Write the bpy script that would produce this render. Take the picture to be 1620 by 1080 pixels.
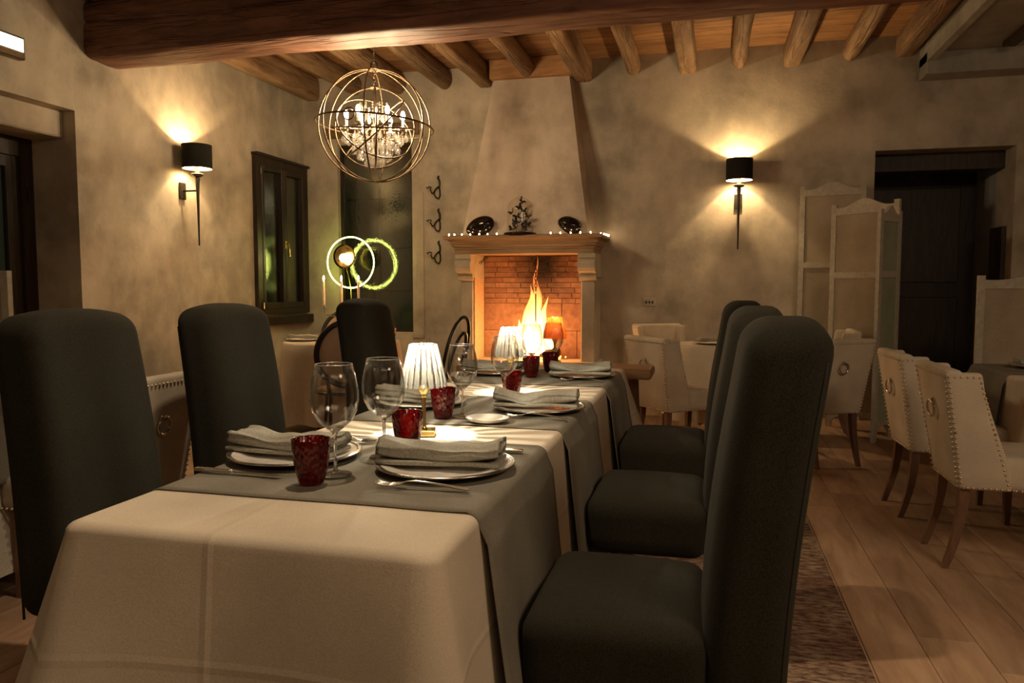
import bpy, bmesh, math, random
from mathutils import Vector, Matrix, noise
random.seed(7)
PI = math.pi
R = math.radians
SC = bpy.context.scene
COL = SC.collection
for o in list(bpy.data.objects): bpy.data.objects.remove(o)

# ------------------------------------------------------------------ camera
cam_d = bpy.data.cameras.new('camera')
cam_d.sensor_width = 36; cam_d.lens = 36*1200/1620
cam_d.clip_start = 0.05
cam = bpy.data.objects.new('camera', cam_d); COL.objects.link(cam)
cam.location = (0, 0, 1.21)
cam.rotation_euler = (R(90-4.1467), 0, R(14.359))
SC.camera = cam
# ------------------------------------------------------------------ world, exposure
SC.view_settings.view_transform = 'Standard'
SC.view_settings.look = 'None'
SC.view_settings.gamma = 1
SC.view_settings.use_curve_mapping = False
SC.view_settings.exposure = 1.08
W = bpy.data.worlds.new('night'); SC.world = W; W.use_nodes = True
W.node_tree.nodes['Background'].inputs[0].default_value = (0.016, 0.019, 0.013, 1)
W.node_tree.nodes['Background'].inputs[1].default_value = 0.6
cy = SC.cycles
cy.max_bounces = 8; cy.diffuse_bounces = 4; cy.glossy_bounces = 4
cy.transmission_bounces = 8; cy.transparent_max_bounces = 24
cy.caustics_reflective = False; cy.caustics_refractive = False
cy.sample_clamp_indirect = 3.0
cy.use_denoising = True

WARM = (1.0, 0.70, 0.38)
def area(name, loc, rot, size, power, color):
    l = bpy.data.lights.new(name, 'AREA'); l.shape = 'RECTANGLE'
    l.size = size[0]; l.size_y = size[1]; l.energy = power; l.color = color
    o = bpy.data.objects.new(name, l); COL.objects.link(o)
    o.location = loc; o.rotation_euler = rot
    return o
# soft fill added behind and beside the camera, standing in for unseen restaurant lamps
area('room_fill_rear', (.9, -1.2, 2.9), (R(28), 0, R(12)), (2.2, 1.0), 6, (1, .70, .42))
area('room_fill_left', (-3.0, -1.2, 2.9), (R(32), 0, R(-10)), (1.2, .8), 2, (1, .74, .46))
area('room_fill_right', (2.4, .2, 3.0), (R(25), 0, 0), (1.4, 1.0), 26, (1, .75, .50))

# ceiling downlight over the long table, above the frame
_s = bpy.data.lights.new('table_downlight', 'SPOT'); _s.energy = 68; _s.color = (1, .76, .50); _s.spot_size = R(74); _s.spot_blend = .6; _s.shadow_soft_size = .03
_o = bpy.data.objects.new('table_downlight', _s); COL.objects.link(_o); _o.location = (-.85, 2.05, 3.2); _o.rotation_euler = (R(4), 0, 0)

def point(name, loc, power, color, rad=0.01, parent=None):
    l = bpy.data.lights.new(name, 'POINT'); l.energy = power; l.color = color
    l.shadow_soft_size = rad
    o = bpy.data.objects.new(name, l); COL.objects.link(o)
    o.location = loc
    if parent: o.parent = parent
    return o

# ------------------------------------------------------------------ materials
def mat(name):
    m = bpy.data.materials.new(name); m.use_nodes = True
    nt = m.node_tree; b = nt.nodes['Principled BSDF']
    return m, nt, b
def nd(nt, t, **kw):
    n = nt.nodes.new(t)
    for k, v in kw.items():
        if hasattr(n, k): setattr(n, k, v)
        else: n.inputs[k.replace('_', ' ')].default_value = v
    return n
def ramp(nt, src, stops):
    r = nt.nodes.new('ShaderNodeValToRGB'); e = r.color_ramp.elements
    while len(e) < len(stops): e.new(0.5)
    for i, (p, c) in enumerate(stops):
        e[i].position = p; e[i].color = (*c, 1)
    nt.links.new(src, r.inputs[0]); return r
def coords(nt, kind='Object', scale=(1, 1, 1), rot=(0, 0, 0)):
    t = nt.nodes.new('ShaderNodeTexCoord'); mp = nt.nodes.new('ShaderNodeMapping')
    mp.inputs['Scale'].default_value = scale; mp.inputs['Rotation'].default_value = rot
    if kind == 'World':
        g = nt.nodes.new('ShaderNodeNewGeometry'); nt.links.new(g.outputs['Position'], mp.inputs[0])
    else: nt.links.new(t.outputs[kind], mp.inputs[0])
    return mp.outputs[0]
def bump(nt, b, h, strength=.3, dist=.01, prev=None):
    n = nt.nodes.new('ShaderNodeBump'); n.inputs['Strength'].default_value = strength
    n.inputs['Distance'].default_value = dist
    nt.links.new(h, n.inputs['Height'])
    if prev: nt.links.new(prev.outputs[0], n.inputs['Normal'])
    nt.links.new(n.outputs[0], b.inputs['Normal']); return n
def lerp(a, b, t): return tuple(a[i]*(1-t)+b[i]*t for i in range(3))

def simple(name, col, rough=.5, metal=0, **kw):
    m, nt, b = mat(name)
    n = nd(nt, 'ShaderNodeTexNoise', Scale=30.0); nt.links.new(coords(nt), n.inputs[0])
    r = ramp(nt, n.outputs[0], [(.3, tuple(c*.86 for c in col)), (.7, tuple(min(1, c*1.1) for c in col))])
    nt.links.new(r.outputs[0], b.inputs['Base Color'])
    b.inputs['Roughness'].default_value = rough; b.inputs['Metallic'].default_value = metal
    for k, v in kw.items(): b.inputs[k.replace('_', ' ')].default_value = v
    return m

def plaster(name, c1, c2, c3):
    m, nt, b = mat(name); co = coords(nt, 'World')
    n = nd(nt, 'ShaderNodeTexNoise', Scale=1.7, Detail=7.0, Roughness=.62); nt.links.new(co, n.inputs[0])
    r = ramp(nt, n.outputs[0], [(.36, c1), (.5, c2), (.64, c3)])
    n2 = nd(nt, 'ShaderNodeTexNoise', Scale=9.0, Detail=5.0); nt.links.new(coords(nt, 'World', (1, 1, .6)), n2.inputs[0])
    mx = nt.nodes.new('ShaderNodeMixRGB'); mx.blend_type = 'MULTIPLY'; mx.inputs[0].default_value = .5
    r2 = ramp(nt, n2.outputs[0], [(.3, (.74, .74, .74)), (.65, (1.1, 1.1, 1.1))])
    nt.links.new(r.outputs[0], mx.inputs[1]); nt.links.new(r2.outputs[0], mx.inputs[2])
    nt.links.new(mx.outputs[0], b.inputs['Base Color']); b.inputs['Roughness'].default_value = .88
    n3 = nd(nt, 'ShaderNodeTexNoise', Scale=26.0, Detail=6.0); nt.links.new(co, n3.inputs[0])
    p = bump(nt, b, n3.outputs[0], .35, .004); bump(nt, b, n.outputs[0], .2, .03, p)
    return m

def fabric(name, col, col2, scale=700, rough=.95, bs=.35, sheen=.0, world=False, blot=4.0, crease=None):
    m, nt, b = mat(name); kind = 'World' if world else 'Object'
    co = coords(nt, kind)
    w1 = nd(nt, 'ShaderNodeTexNoise', Scale=1.0, Detail=2.0); nt.links.new(coords(nt, kind, (scale, scale*.25, scale)), w1.inputs[0])
    w2 = nd(nt, 'ShaderNodeTexNoise', Scale=1.0, Detail=2.0); nt.links.new(coords(nt, kind, (scale*.25, scale, scale*.25)), w2.inputs[0])
    ad = nd(nt, 'ShaderNodeMath', operation='ADD'); nt.links.new(w1.outputs[0], ad.inputs[0]); nt.links.new(w2.outputs[0], ad.inputs[1])
    hf = nd(nt, 'ShaderNodeMath', operation='MULTIPLY'); hf.inputs[1].default_value = .5; nt.links.new(ad.outputs[0], hf.inputs[0])
    bl = nd(nt, 'ShaderNodeTexNoise', Scale=blot, Detail=4.0); nt.links.new(co, bl.inputs[0])
    r = ramp(nt, hf.outputs[0], [(.38, col), (.62, col2)])
    r2 = ramp(nt, bl.outputs[0], [(.3, (.8, .8, .8)), (.7, (1.05, 1.05, 1.05))])
    mx = nt.nodes.new('ShaderNodeMixRGB'); mx.blend_type = 'MULTIPLY'; mx.inputs[0].default_value = 1
    nt.links.new(r.outputs[0], mx.inputs[1]); nt.links.new(r2.outputs[0], mx.inputs[2])
    nt.links.new(mx.outputs[0], b.inputs['Base Color']); b.inputs['Roughness'].default_value = rough
    b.inputs['Specular IOR Level'].default_value = .15
    if sheen: b.inputs['Sheen Weight'].default_value = sheen
    p = bump(nt, b, hf.outputs[0], bs, .0012)
    p = bump(nt, b, bl.outputs[0], .25, .012, p)
    if crease:
        sep = nt.nodes.new('ShaderNodeSeparateXYZ'); nt.links.new(coords(nt, 'World'), sep.inputs[0])
        for ax, v in crease:
            s = nd(nt, 'ShaderNodeMath', operation='SUBTRACT'); s.inputs[1].default_value = v; nt.links.new(sep.outputs[ax], s.inputs[0])
            a = nd(nt, 'ShaderNodeMath', operation='ABSOLUTE'); nt.links.new(s.outputs[0], a.inputs[0])
            mr = nt.nodes.new('ShaderNodeMapRange'); mr.inputs[1].default_value = 0; mr.inputs[2].default_value = .012
            mr.inputs[3].default_value = 1; mr.inputs[4].default_value = 0; nt.links.new(a.outputs[0], mr.inputs[0])
            p = bump(nt, b, mr.outputs[0], .5, .004, p)
    return m

def wood(name, c1, c2, axis='X', rough=.6, scale=1.0, vary=True, cracks=False, spec=.3):
    m, nt, b = mat(name)
    s = {'X': (2.6, 15, 15), 'Y': (15, 2.6, 15), 'Z': (15, 15, 2.6)}[axis]
    s = tuple(v*scale for v in s)
    oi = nt.nodes.new('ShaderNodeObjectInfo')
    co = coords(nt, 'World', s)
    va = nd(nt, 'ShaderNodeVectorMath', operation='ADD'); nt.links.new(co, va.inputs[0])
    ml = nd(nt, 'ShaderNodeMath', operation='MULTIPLY'); ml.inputs[1].default_value = 37.; nt.links.new(oi.outputs['Random'], ml.inputs[0])
    nt.links.new(ml.outputs[0], va.inputs[1])
    n = nd(nt, 'ShaderNodeTexNoise', Scale=1.0, Detail=7.0, Roughness=.66, Distortion=.45); nt.links.new(va.outputs[0], n.inputs[0])
    r = ramp(nt, n.outputs[0], [(.32, c1), (.66, c2)])
    hsv = nt.nodes.new('ShaderNodeHueSaturation'); nt.links.new(r.outputs[0], hsv.inputs['Color'])
    if vary:
        mr = nt.nodes.new('ShaderNodeMapRange'); mr.inputs[3].default_value = .78; mr.inputs[4].default_value = 1.18
        nt.links.new(oi.outputs['Random'], mr.inputs[0]); nt.links.new(mr.outputs[0], hsv.inputs['Value'])
    nt.links.new(hsv.outputs[0], b.inputs['Base Color']); b.inputs['Roughness'].default_value = rough
    b.inputs['Specular IOR Level'].default_value = spec
    p = bump(nt, b, n.outputs[0], .5, .006)
    if cracks:
        s2 = {'X': (.6, 9, 9), 'Y': (9, .6, 9), 'Z': (9, 9, .6)}[axis]
        v = nd(nt, 'ShaderNodeTexNoise', Scale=1.0, Detail=3.0, Distortion=.4); nt.links.new(coords(nt, 'World', s2), v.inputs[0])
        rr = ramp(nt, v.outputs[0], [(.475, (1, 1, 1)), (.5, (0, 0, 0)), (.525, (1, 1, 1))])
        bump(nt, b, rr.outputs[0], .7, .012, p)
    return m

def thinglass(name, tint=(1, 1, 1), gloss=.9, edge=.85, rough=.02, bumpscale=0, milky=0.0, base=.05):
    """thin walled glass: clear through the middle, reflective and a little opaque at grazing angles"""
    m, nt, b = mat(name); nt.nodes.remove(b)
    out = nt.nodes['Material Output']
    tr = nt.nodes.new('ShaderNodeBsdfTransparent'); tr.inputs[0].default_value = (*tint, 1)
    gl = nt.nodes.new('ShaderNodeBsdfGlossy'); gl.inputs['Roughness'].default_value = rough
    lw = nt.nodes.new('ShaderNodeLayerWeight'); lw.inputs[0].default_value = .35
    mr = nt.nodes.new('ShaderNodeMapRange'); mr.inputs[3].default_value = base; mr.inputs[4].default_value = edge
    pw = nd(nt, 'ShaderNodeMath', operation='POWER'); pw.inputs[1].default_value = 2.2
    nt.links.new(lw.outputs['Facing'], pw.inputs[0]); nt.links.new(pw.outputs[0], mr.inputs[0])
    mx = nt.nodes.new('ShaderNodeMixShader'); nt.links.new(mr.outputs[0], mx.inputs[0])
    nt.links.new(tr.outputs[0], mx.inputs[1]); nt.links.new(gl.outputs[0], mx.inputs[2])
    last = mx
    if bumpscale:
        n = nd(nt, 'ShaderNodeTexNoise', Scale=bumpscale, Detail=2.0); nt.links.new(coords(nt, 'World'), n.inputs[0])
        bp = nt.nodes.new('ShaderNodeBump'); bp.inputs['Strength'].default_value = .25; bp.inputs['Distance'].default_value = .004
        nt.links.new(n.outputs[0], bp.inputs['Height']); nt.links.new(bp.outputs[0], gl.inputs['Normal'])
    if milky:
        tl = nt.nodes.new('ShaderNodeBsdfTranslucent'); tl.inputs[0].default_value = (.95, .95, .95, 1)
        m2 = nt.nodes.new('ShaderNodeMixShader'); m2.inputs[0].default_value = milky
        nt.links.new(mx.outputs[0], m2.inputs[1]); nt.links.new(tl.outputs[0], m2.inputs[2]); last = m2
    nt.links.new(last.outputs[0], out.inputs[0])
    return m
def glow(name, col, s):
    """clear glowing bulb or flame: gives off light and lets light through"""
    m, nt, b = mat(name); nt.nodes.remove(b)
    e = nt.nodes.new('ShaderNodeEmission'); e.inputs[0].default_value = (*col, 1); e.inputs[1].default_value = s
    tr = nt.nodes.new('ShaderNodeBsdfTransparent'); ad = nt.nodes.new('ShaderNodeAddShader')
    nt.links.new(e.outputs[0], ad.inputs[0]); nt.links.new(tr.outputs[0], ad.inputs[1])
    nt.links.new(ad.outputs[0], nt.nodes['Material Output'].inputs[0]); return m
def emit(name, col, s):
    m, nt, b = mat(name); nt.nodes.remove(b)
    e = nt.nodes.new('ShaderNodeEmission'); e.inputs[0].default_value = (*col, 1); e.inputs[1].default_value = s
    nt.links.new(e.outputs[0], nt.nodes['Material Output'].inputs[0]); return m

M = {}
M['plaster'] = plaster('plaster', (.33, .285, .225), (.47, .40, .31), (.57, .49, .38))
M['plaster_hood'] = plaster('plaster_hood', (.42, .34, .27), (.55, .45, .355), (.62, .51, .41))
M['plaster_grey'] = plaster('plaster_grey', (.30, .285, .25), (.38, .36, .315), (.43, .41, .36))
M['oak_floor'] = wood('oak_floor', (.28, .165, .098), (.48, .31, .195), 'Y', .42, .8, spec=.4)
M['board'] = wood('board', (.22, .10, .04), (.46, .24, .10), 'X', .65, 1.0)
M['joist'] = wood('joist', (.15, .085, .045), (.34, .21, .115), 'Y', .7, 1.0, cracks=True)
M['beam'] = wood('beam', (.10, .042, .027), (.26, .122, .072), 'X', .6, .9, vary=False, cracks=True)
M['dark_wood'] = wood('dark_wood', (.022, .014, .009), (.055, .034, .02), 'Z', .45)
M['frame_wood'] = wood('frame_wood', (.014, .009, .006), (.036, .022, .013), 'Z', .4)
M['leg_wood'] = wood('leg_wood', (.10, .05, .03), (.22, .12, .07), 'Z', .5)
M['table_wood'] = wood('table_wood', (.25, .12, .05), (.50, .27, .12), 'X', .4)
M['log'] = wood('log', (.02, .014, .01), (.09, .05, .03), 'X', .9)
M['green'] = fabric('charcoal_green', (.014, .0125, .0085), (.038, .034, .023), 1100, sheen=.02, bs=.2)
M['green_pipe'] = simple('green_pipe', (.018, .017, .012), .9)
M['linen'] = fabric('linen', (.54, .455, .35), (.68, .59, .465), 1100, bs=.25, crease=[(0, -.86), (2, .53)], blot=3.0)
M['linen2'] = fabric('linen_far', (.50, .43, .34), (.72, .63, .51), 520, blot=3.0)
M['runner'] = fabric('runner', (.155, .14, .11), (.25, .225, .18), 1000, blot=6.0, bs=.4)
M['napkin'] = fabric('napkin', (.26, .245, .20), (.44, .415, .345), 600, blot=9.0, bs=.5)
M['wing'] = fabric('wing_fabric', (.52, .44, .34), (.63, .54, .42), 1000, blot=5.0)
M['tan_seat'] = fabric('tan_seat', (.34, .24, .16), (.50, .37, .26), 500)
M['screen'] = simple('screen_paint', (.44, .39, .31), .7)
M['screen_cloth'] = fabric('screen_cloth', (.36, .29, .205), (.46, .38, .275), 900)
M['nail'] = simple('nail', (.72, .58, .40), .35, .8)
M['steel'] = simple('steel', (.62, .57, .50), .22, 1)
M['chrome'] = simple('chrome', (.6, .56, .5), .15, 1)
M['brass'] = simple('brass', (.78, .56, .22), .2, 1)
M['iron'] = simple('iron', (.035, .027, .02), .5, .6)
M['bronze'] = simple('bronze', (.13, .085, .05), .38, .9)
M['black_paint'] = simple('black_paint', (.012, .010, .009), .3)
M['black_gloss'] = simple('black_gloss', (.008, .005, .004), .06)
M['shade_out'] = fabric('shade_out', (.012, .011, .009), (.03, .027, .022), 900)
M['shade_in'] = simple('shade_in', (.85, .78, .62), .5)
M['ceramic'] = simple('ceramic', (.70, .67, .60), .18)
M['plate'] = simple('plate', (.74, .70, .64), .16, 0)
M['candle'] = simple('candle', (.72, .56, .42), .5, Subsurface_Weight=.3)
M['glass'] = thinglass('wine_glass', (.97, .97, .96), edge=1.0, base=.045)
M['glass'].node_tree.nodes['Math'].inputs[1].default_value = 1.7
M['dome'] = thinglass('dome_glass', (.96, .95, .93), edge=.7, base=.03)
M['pane'] = thinglass('window_pane', (.5, .55, .45), edge=.75, rough=.04, bumpscale=60, base=.13)
M['pane2'] = thinglass('window_pane_smooth', (.6, .62, .55), edge=.75, rough=.12, bumpscale=25, base=.08)
M['bulb'] = glow('bulb', (1, .80, .50), 60)
M['bulb_small'] = emit('bulb_small', (1, .72, .38), 30)
M['led'] = emit('led', (.86, 1, .20), 16)
M['lampled'] = emit('lamp_led', (1, .93, .75), 60)
M['candleflame'] = glow('candle_flame', (1, .66, .30), 25)
M['exit'] = emit('exit', (1, .96, .70), 1.3)
M['stone'] = plaster('stone', (.30, .25, .19), (.40, .34, .26), (.48, .41, .31))
M['mantel'] = wood('mantel', (.24, .145, .075), (.40, .26, .145), 'X', .6, .7, vary=False)
M['ember'] = emit('ember', (1, .25, .04), 6)
M['socket'] = simple('socket', (.45, .40, .32), .4)

def solid_glass():
    m, nt, b = mat('solid_glass'); nt.nodes.remove(b)
    g = nt.nodes.new('ShaderNodeBsdfGlass'); g.inputs['IOR'].default_value = 1.5; g.inputs['Roughness'].default_value = .02
    tr = nt.nodes.new('ShaderNodeBsdfTransparent'); mx = nt.nodes.new('ShaderNodeMixShader'); mx.inputs[0].default_value = .75
    nt.links.new(tr.outputs[0], mx.inputs[1]); nt.links.new(g.outputs[0], mx.inputs[2])
    nt.links.new(mx.outputs[0], nt.nodes['Material Output'].inputs[0]); return m
M['solidglass'] = solid_glass()
# crystal
def crystal_mat():
    m, nt, b = mat('crystal'); nt.nodes.remove(b); out = nt.nodes['Material Output']
    tr = nt.nodes.new('ShaderNodeBsdfTransparent'); gl = nt.nodes.new('ShaderNodeBsdfGlossy'); gl.inputs['Roughness'].default_value = .03
    gr = nt.nodes.new('ShaderNodeBsdfRefraction'); gr.inputs['IOR'].default_value = 1.5; gr.inputs['Roughness'].default_value = .05
    m1 = nt.nodes.new('ShaderNodeMixShader'); m1.inputs[0].default_value = .35
    lw = nt.nodes.new('ShaderNodeLayerWeight'); lw.inputs[0].default_value = .5
    nt.links.new(lw.outputs['Facing'], m1.inputs[0])
    nt.links.new(tr.outputs[0], m1.inputs[1]); nt.links.new(gl.outputs[0], m1.inputs[2])
    tl = nt.nodes.new('ShaderNodeBsdfTranslucent'); tl.inputs[0].default_value = (.6, .56, .5, 1)
    m2 = nt.nodes.new('ShaderNodeMixShader'); m2.inputs[0].default_value = .10
    nt.links.new(m1.outputs[0], m2.inputs[1]); nt.links.new(tl.outputs[0], m2.inputs[2])
    nt.links.new(m2.outputs[0], out.inputs[0]); return m
M['crystal'] = crystal_mat()

def cutshade_mat():
    """cut crystal lamp shade: flutes that alternately scatter and pass the light"""
    m, nt, b = mat('cut_crystal_shade'); nt.nodes.remove(b); out = nt.nodes['Material Output']
    t = nt.nodes.new('ShaderNodeTexCoord'); sep = nt.nodes.new('ShaderNodeSeparateXYZ'); nt.links.new(t.outputs['Object'], sep.inputs[0])
    at = nd(nt, 'ShaderNodeMath', operation='ARCTAN2'); nt.links.new(sep.outputs[1], at.inputs[0]); nt.links.new(sep.outputs[0], at.inputs[1])
    k = nd(nt, 'ShaderNodeMath', operation='MULTIPLY'); k.inputs[1].default_value = 20.; nt.links.new(at.outputs[0], k.inputs[0])
    sn = nd(nt, 'ShaderNodeMath', operation='SINE'); nt.links.new(k.outputs[0], sn.inputs[0])
    no = nd(nt, 'ShaderNodeTexNoise', Scale=1.0, Detail=4.0); nt.links.new(coords(nt, 'Object', (75, 75, 22)), no.inputs[0])
    a1 = nd(nt, 'ShaderNodeMath', operation='MULTIPLY_ADD'); a1.inputs[1].default_value = .25; nt.links.new(sn.outputs[0], a1.inputs[0])
    nt.links.new(no.outputs[0], a1.inputs[2])
    r = ramp(nt, a1.outputs[0], [(.38, (.02, .02, .02)), (.52, (.75, .75, .75))])
    tr = nt.nodes.new('ShaderNodeBsdfTransparent'); tl = nt.nodes.new('ShaderNodeBsdfTranslucent')
    tl.inputs[0].default_value = (.13, .122, .105, 1); gl = nt.nodes.new('ShaderNodeBsdfGlossy'); gl.inputs['Roughness'].default_value = .08
    m1 = nt.nodes.new('ShaderNodeMixShader'); nt.links.new(r.outputs[0], m1.inputs[0])
    nt.links.new(tr.outputs[0], m1.inputs[1]); nt.links.new(tl.outputs[0], m1.inputs[2])
    m2 = nt.nodes.new('ShaderNodeMixShader'); m2.inputs[0].default_value = .12
    nt.links.new(m1.outputs[0], m2.inputs[1]); nt.links.new(gl.outputs[0], m2.inputs[2])
    bp = nt.nodes.new('ShaderNodeBump'); bp.inputs['Strength'].default_value = .8; bp.inputs['Distance'].default_value = .004
    nt.links.new(a1.outputs[0], bp.inputs['Height']); nt.links.new(bp.outputs[0], gl.inputs['Normal'])
    nt.links.new(m2.outputs[0], out.inputs[0]); return m
M['cutshade'] = cutshade_mat()

def red_glass():
    m, nt, b = mat('red_glass'); nt.nodes.remove(b); out = nt.nodes['Material Output']
    no = nd(nt, 'ShaderNodeTexVoronoi', Scale=110.0); nt.links.new(coords(nt, 'Object', (1, 1, .6)), no.inputs[0])
    tr = nt.nodes.new('ShaderNodeBsdfTransparent'); tr.inputs[0].default_value = (.50, .012, .012, 1)
    tl = nt.nodes.new('ShaderNodeBsdfTranslucent'); tl.inputs[0].default_value = (.38, .006, .008, 1)
    gl = nt.nodes.new('ShaderNodeBsdfGlossy'); gl.inputs['Roughness'].default_value = .07; gl.inputs[0].default_value = (1, .8, .75, 1)
    df = nt.nodes.new('ShaderNodeBsdfDiffuse'); df.inputs[0].default_value = (.16, .004, .006, 1)
    m0 = nt.nodes.new('ShaderNodeMixShader'); m0.inputs[0].default_value = .45
    nt.links.new(tl.outputs[0], m0.inputs[1]); nt.links.new(df.outputs[0], m0.inputs[2])
    m1 = nt.nodes.new('ShaderNodeMixShader'); m1.inputs[0].default_value = .45
    nt.links.new(tr.outputs[0], m1.inputs[1]); nt.links.new(m0.outputs[0], m1.inputs[2])
    fr = nt.nodes.new('ShaderNodeFresnel'); fr.inputs[0].default_value = 1.5
    bp = nt.nodes.new('ShaderNodeBump'); bp.inputs['Strength'].default_value = .7; bp.inputs['Distance'].default_value = .004
    nt.links.new(no.outputs[0], bp.inputs['Height']); nt.links.new(bp.outputs[0], gl.inputs['Normal']); nt.links.new(bp.outputs[0], fr.inputs['Normal'])
    m2 = nt.nodes.new('ShaderNodeMixShader'); nt.links.new(fr.outputs[0], m2.inputs[0])
    nt.links.new(m1.outputs[0], m2.inputs[1]); nt.links.new(gl.outputs[0], m2.inputs[2])
    nt.links.new(m2.outputs[0], out.inputs[0]); return m
M['red'] = red_glass()

def brick_mat():
    m, nt, b = mat('brick')
    oi = nt.nodes.new('ShaderNodeObjectInfo')
    r = ramp(nt, oi.outputs['Random'], [(0, (.34, .17, .10)), (.5, (.42, .22, .13)), (1, (.48, .27, .16))])
    n = nd(nt, 'ShaderNodeTexNoise', Scale=22.0, Detail=6.0); nt.links.new(coords(nt, 'World'), n.inputs[0])
    mx = nt.nodes.new('ShaderNodeMixRGB'); mx.blend_type = 'MULTIPLY'; mx.inputs[0].default_value = .8
    r2 = ramp(nt, n.outputs[0], [(.3, (.6, .6, .6)), (.7, (1.1, 1.1, 1.1))])
    nt.links.new(r.outputs[0], mx.inputs[1]); nt.links.new(r2.outputs[0], mx.inputs[2])
    # soot stain up the middle of the firebox back
    g = nt.nodes.new('ShaderNodeNewGeometry'); sp = nt.nodes.new('ShaderNodeSeparateXYZ'); nt.links.new(g.outputs['Position'], sp.inputs[0])
    s = nd(nt, 'ShaderNodeMath', operation='ADD'); s.inputs[1].default_value = 1.62; nt.links.new(sp.outputs[0], s.inputs[0])
    a = nd(nt, 'ShaderNodeMath', operation='ABSOLUTE'); nt.links.new(s.outputs[0], a.inputs[0])
    ns = nd(nt, 'ShaderNodeMath', operation='MULTIPLY_ADD'); ns.inputs[1].default_value = .2; nt.links.new(n.outputs[0], ns.inputs[0]); nt.links.new(a.outputs[0], ns.inputs[2])
    mr = nt.nodes.new('ShaderNodeMapRange'); mr.inputs[1].default_value = .16; mr.inputs[2].default_value = .50; mr.inputs[3].default_value = 1; mr.inputs[4].default_value = 0; nt.links.new(ns.outputs[0], mr.inputs[0])
    mz = nt.nodes.new('ShaderNodeMapRange'); mz.inputs[1].default_value = .8; mz.inputs[2].default_value = 1.35; nt.links.new(sp.outputs[2], mz.inputs[0])
    mm = nd(nt, 'ShaderNodeMath', operation='MULTIPLY'); nt.links.new(mr.outputs[0], mm.inputs[0]); nt.links.new(mz.outputs[0], mm.inputs[1])
    m3 = nt.nodes.new('ShaderNodeMixRGB'); nt.links.new(mm.outputs[0], m3.inputs[0]); nt.links.new(mx.outputs[0], m3.inputs[1]); m3.inputs[2].default_value = (.02, .012, .009, 1)
    nt.links.new(m3.outputs[0], b.inputs['Base Color']); b.inputs['Roughness'].default_value = .9
    bump(nt, b, n.outputs[0], .5, .006); return m
M['brick'] = brick_mat()
M['mortar'] = simple('mortar', (.46, .30, .19), .95)

def rug_mat():
    m, nt, b = mat('rug'); co = coords(nt, 'World')
    n = nd(nt, 'ShaderNodeTexNoise', Scale=1.0, Detail=5.0, Roughness=.7); nt.links.new(coords(nt, 'World', (18, 60, 1)), n.inputs[0])
    n2 = nd(nt, 'ShaderNodeTexNoise', Scale=2.4, Detail=3.0); nt.links.new(co, n2.inputs[0])
    r = ramp(nt, n.outputs[0], [(.40, (.085, .035, .022)), (.50, (.22, .15, .10)), (.60, (.36, .28, .19))])
    r2 = ramp(nt, n2.outputs[0], [(.4, (.55, .4, .36)), (.6, (1.05, 1.0, .95))])
    mx = nt.nodes.new('ShaderNodeMixRGB'); mx.blend_type = 'MULTIPLY'; mx.inputs[0].default_value = 1
    nt.links.new(r.outputs[0], mx.inputs[1]); nt.links.new(r2.outputs[0], mx.inputs[2])
    nt.links.new(mx.outputs[0], b.inputs['Base Color']); b.inputs['Roughness'].default_value = 1
    bump(nt, b, n.outputs[0], .6, .004); return m
M['rug'] = rug_mat()

def flame_mat():
    m, nt, b = mat('flame'); nt.nodes.remove(b); out = nt.nodes['Material Output']
    t = nt.nodes.new('ShaderNodeTexCoord'); sp = nt.nodes.new('ShaderNodeSeparateXYZ'); nt.links.new(t.outputs['Object'], sp.inputs[0])
    no = nd(nt, 'ShaderNodeTexNoise', Scale=1.0, Detail=4.0, Distortion=1.0); nt.links.new(coords(nt, 'Object', (16, 16, 4)), no.inputs[0])
    hz = nd(nt, 'ShaderNodeMath', operation='MULTIPLY_ADD'); hz.inputs[1].default_value = .45; nt.links.new(no.outputs[0], hz.inputs[0]); nt.links.new(sp.outputs[2], hz.inputs[2])
    r = ramp(nt, hz.outputs[0], [(.2, (1, .66, .28)), (.55, (1, .42, .10)), (.95, (.85, .18, .03))])
    st = nt.nodes.new('ShaderNodeMapRange'); st.inputs[1].default_value = .1; st.inputs[2].default_value = .95; st.inputs[3].default_value = 9.0; st.inputs[4].default_value = 1.2
    nt.links.new(hz.outputs[0], st.inputs[0])
    e = nt.nodes.new('ShaderNodeEmission'); nt.links.new(r.outputs[0], e.inputs[0]); nt.links.new(st.outputs[0], e.inputs[1])
    tr = nt.nodes.new('ShaderNodeBsdfTransparent')
    lw = nt.nodes.new('ShaderNodeLayerWeight'); lw.inputs[0].default_value = .45
    iv = nd(nt, 'ShaderNodeMath', operation='SUBTRACT'); iv.inputs[0].default_value = 1.0; nt.links.new(lw.outputs['Facing'], iv.inputs[1])
    pw = nd(nt, 'ShaderNodeMath', operation='POWER'); pw.inputs[1].default_value = 1.6; nt.links.new(iv.outputs[0], pw.inputs[0])
    fz = nt.nodes.new('ShaderNodeMapRange'); fz.inputs[1].default_value = .2; fz.inputs[2].default_value = 1.1; fz.inputs[3].default_value = .9; fz.inputs[4].default_value = .25
    nt.links.new(hz.outputs[0], fz.inputs[0])
    mu = nd(nt, 'ShaderNodeMath', operation='MULTIPLY'); nt.links.new(pw.outputs[0], mu.inputs[0]); nt.links.new(fz.outputs[0], mu.inputs[1])
    mx = nt.nodes.new('ShaderNodeMixShader'); nt.links.new(mu.outputs[0], mx.inputs[0])
    nt.links.new(tr.outputs[0], mx.inputs[1]); nt.links.new(e.outputs[0], mx.inputs[2])
    nt.links.new(mx.outputs[0], out.inputs[0]); return m
M['flame'] = flame_mat()

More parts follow.
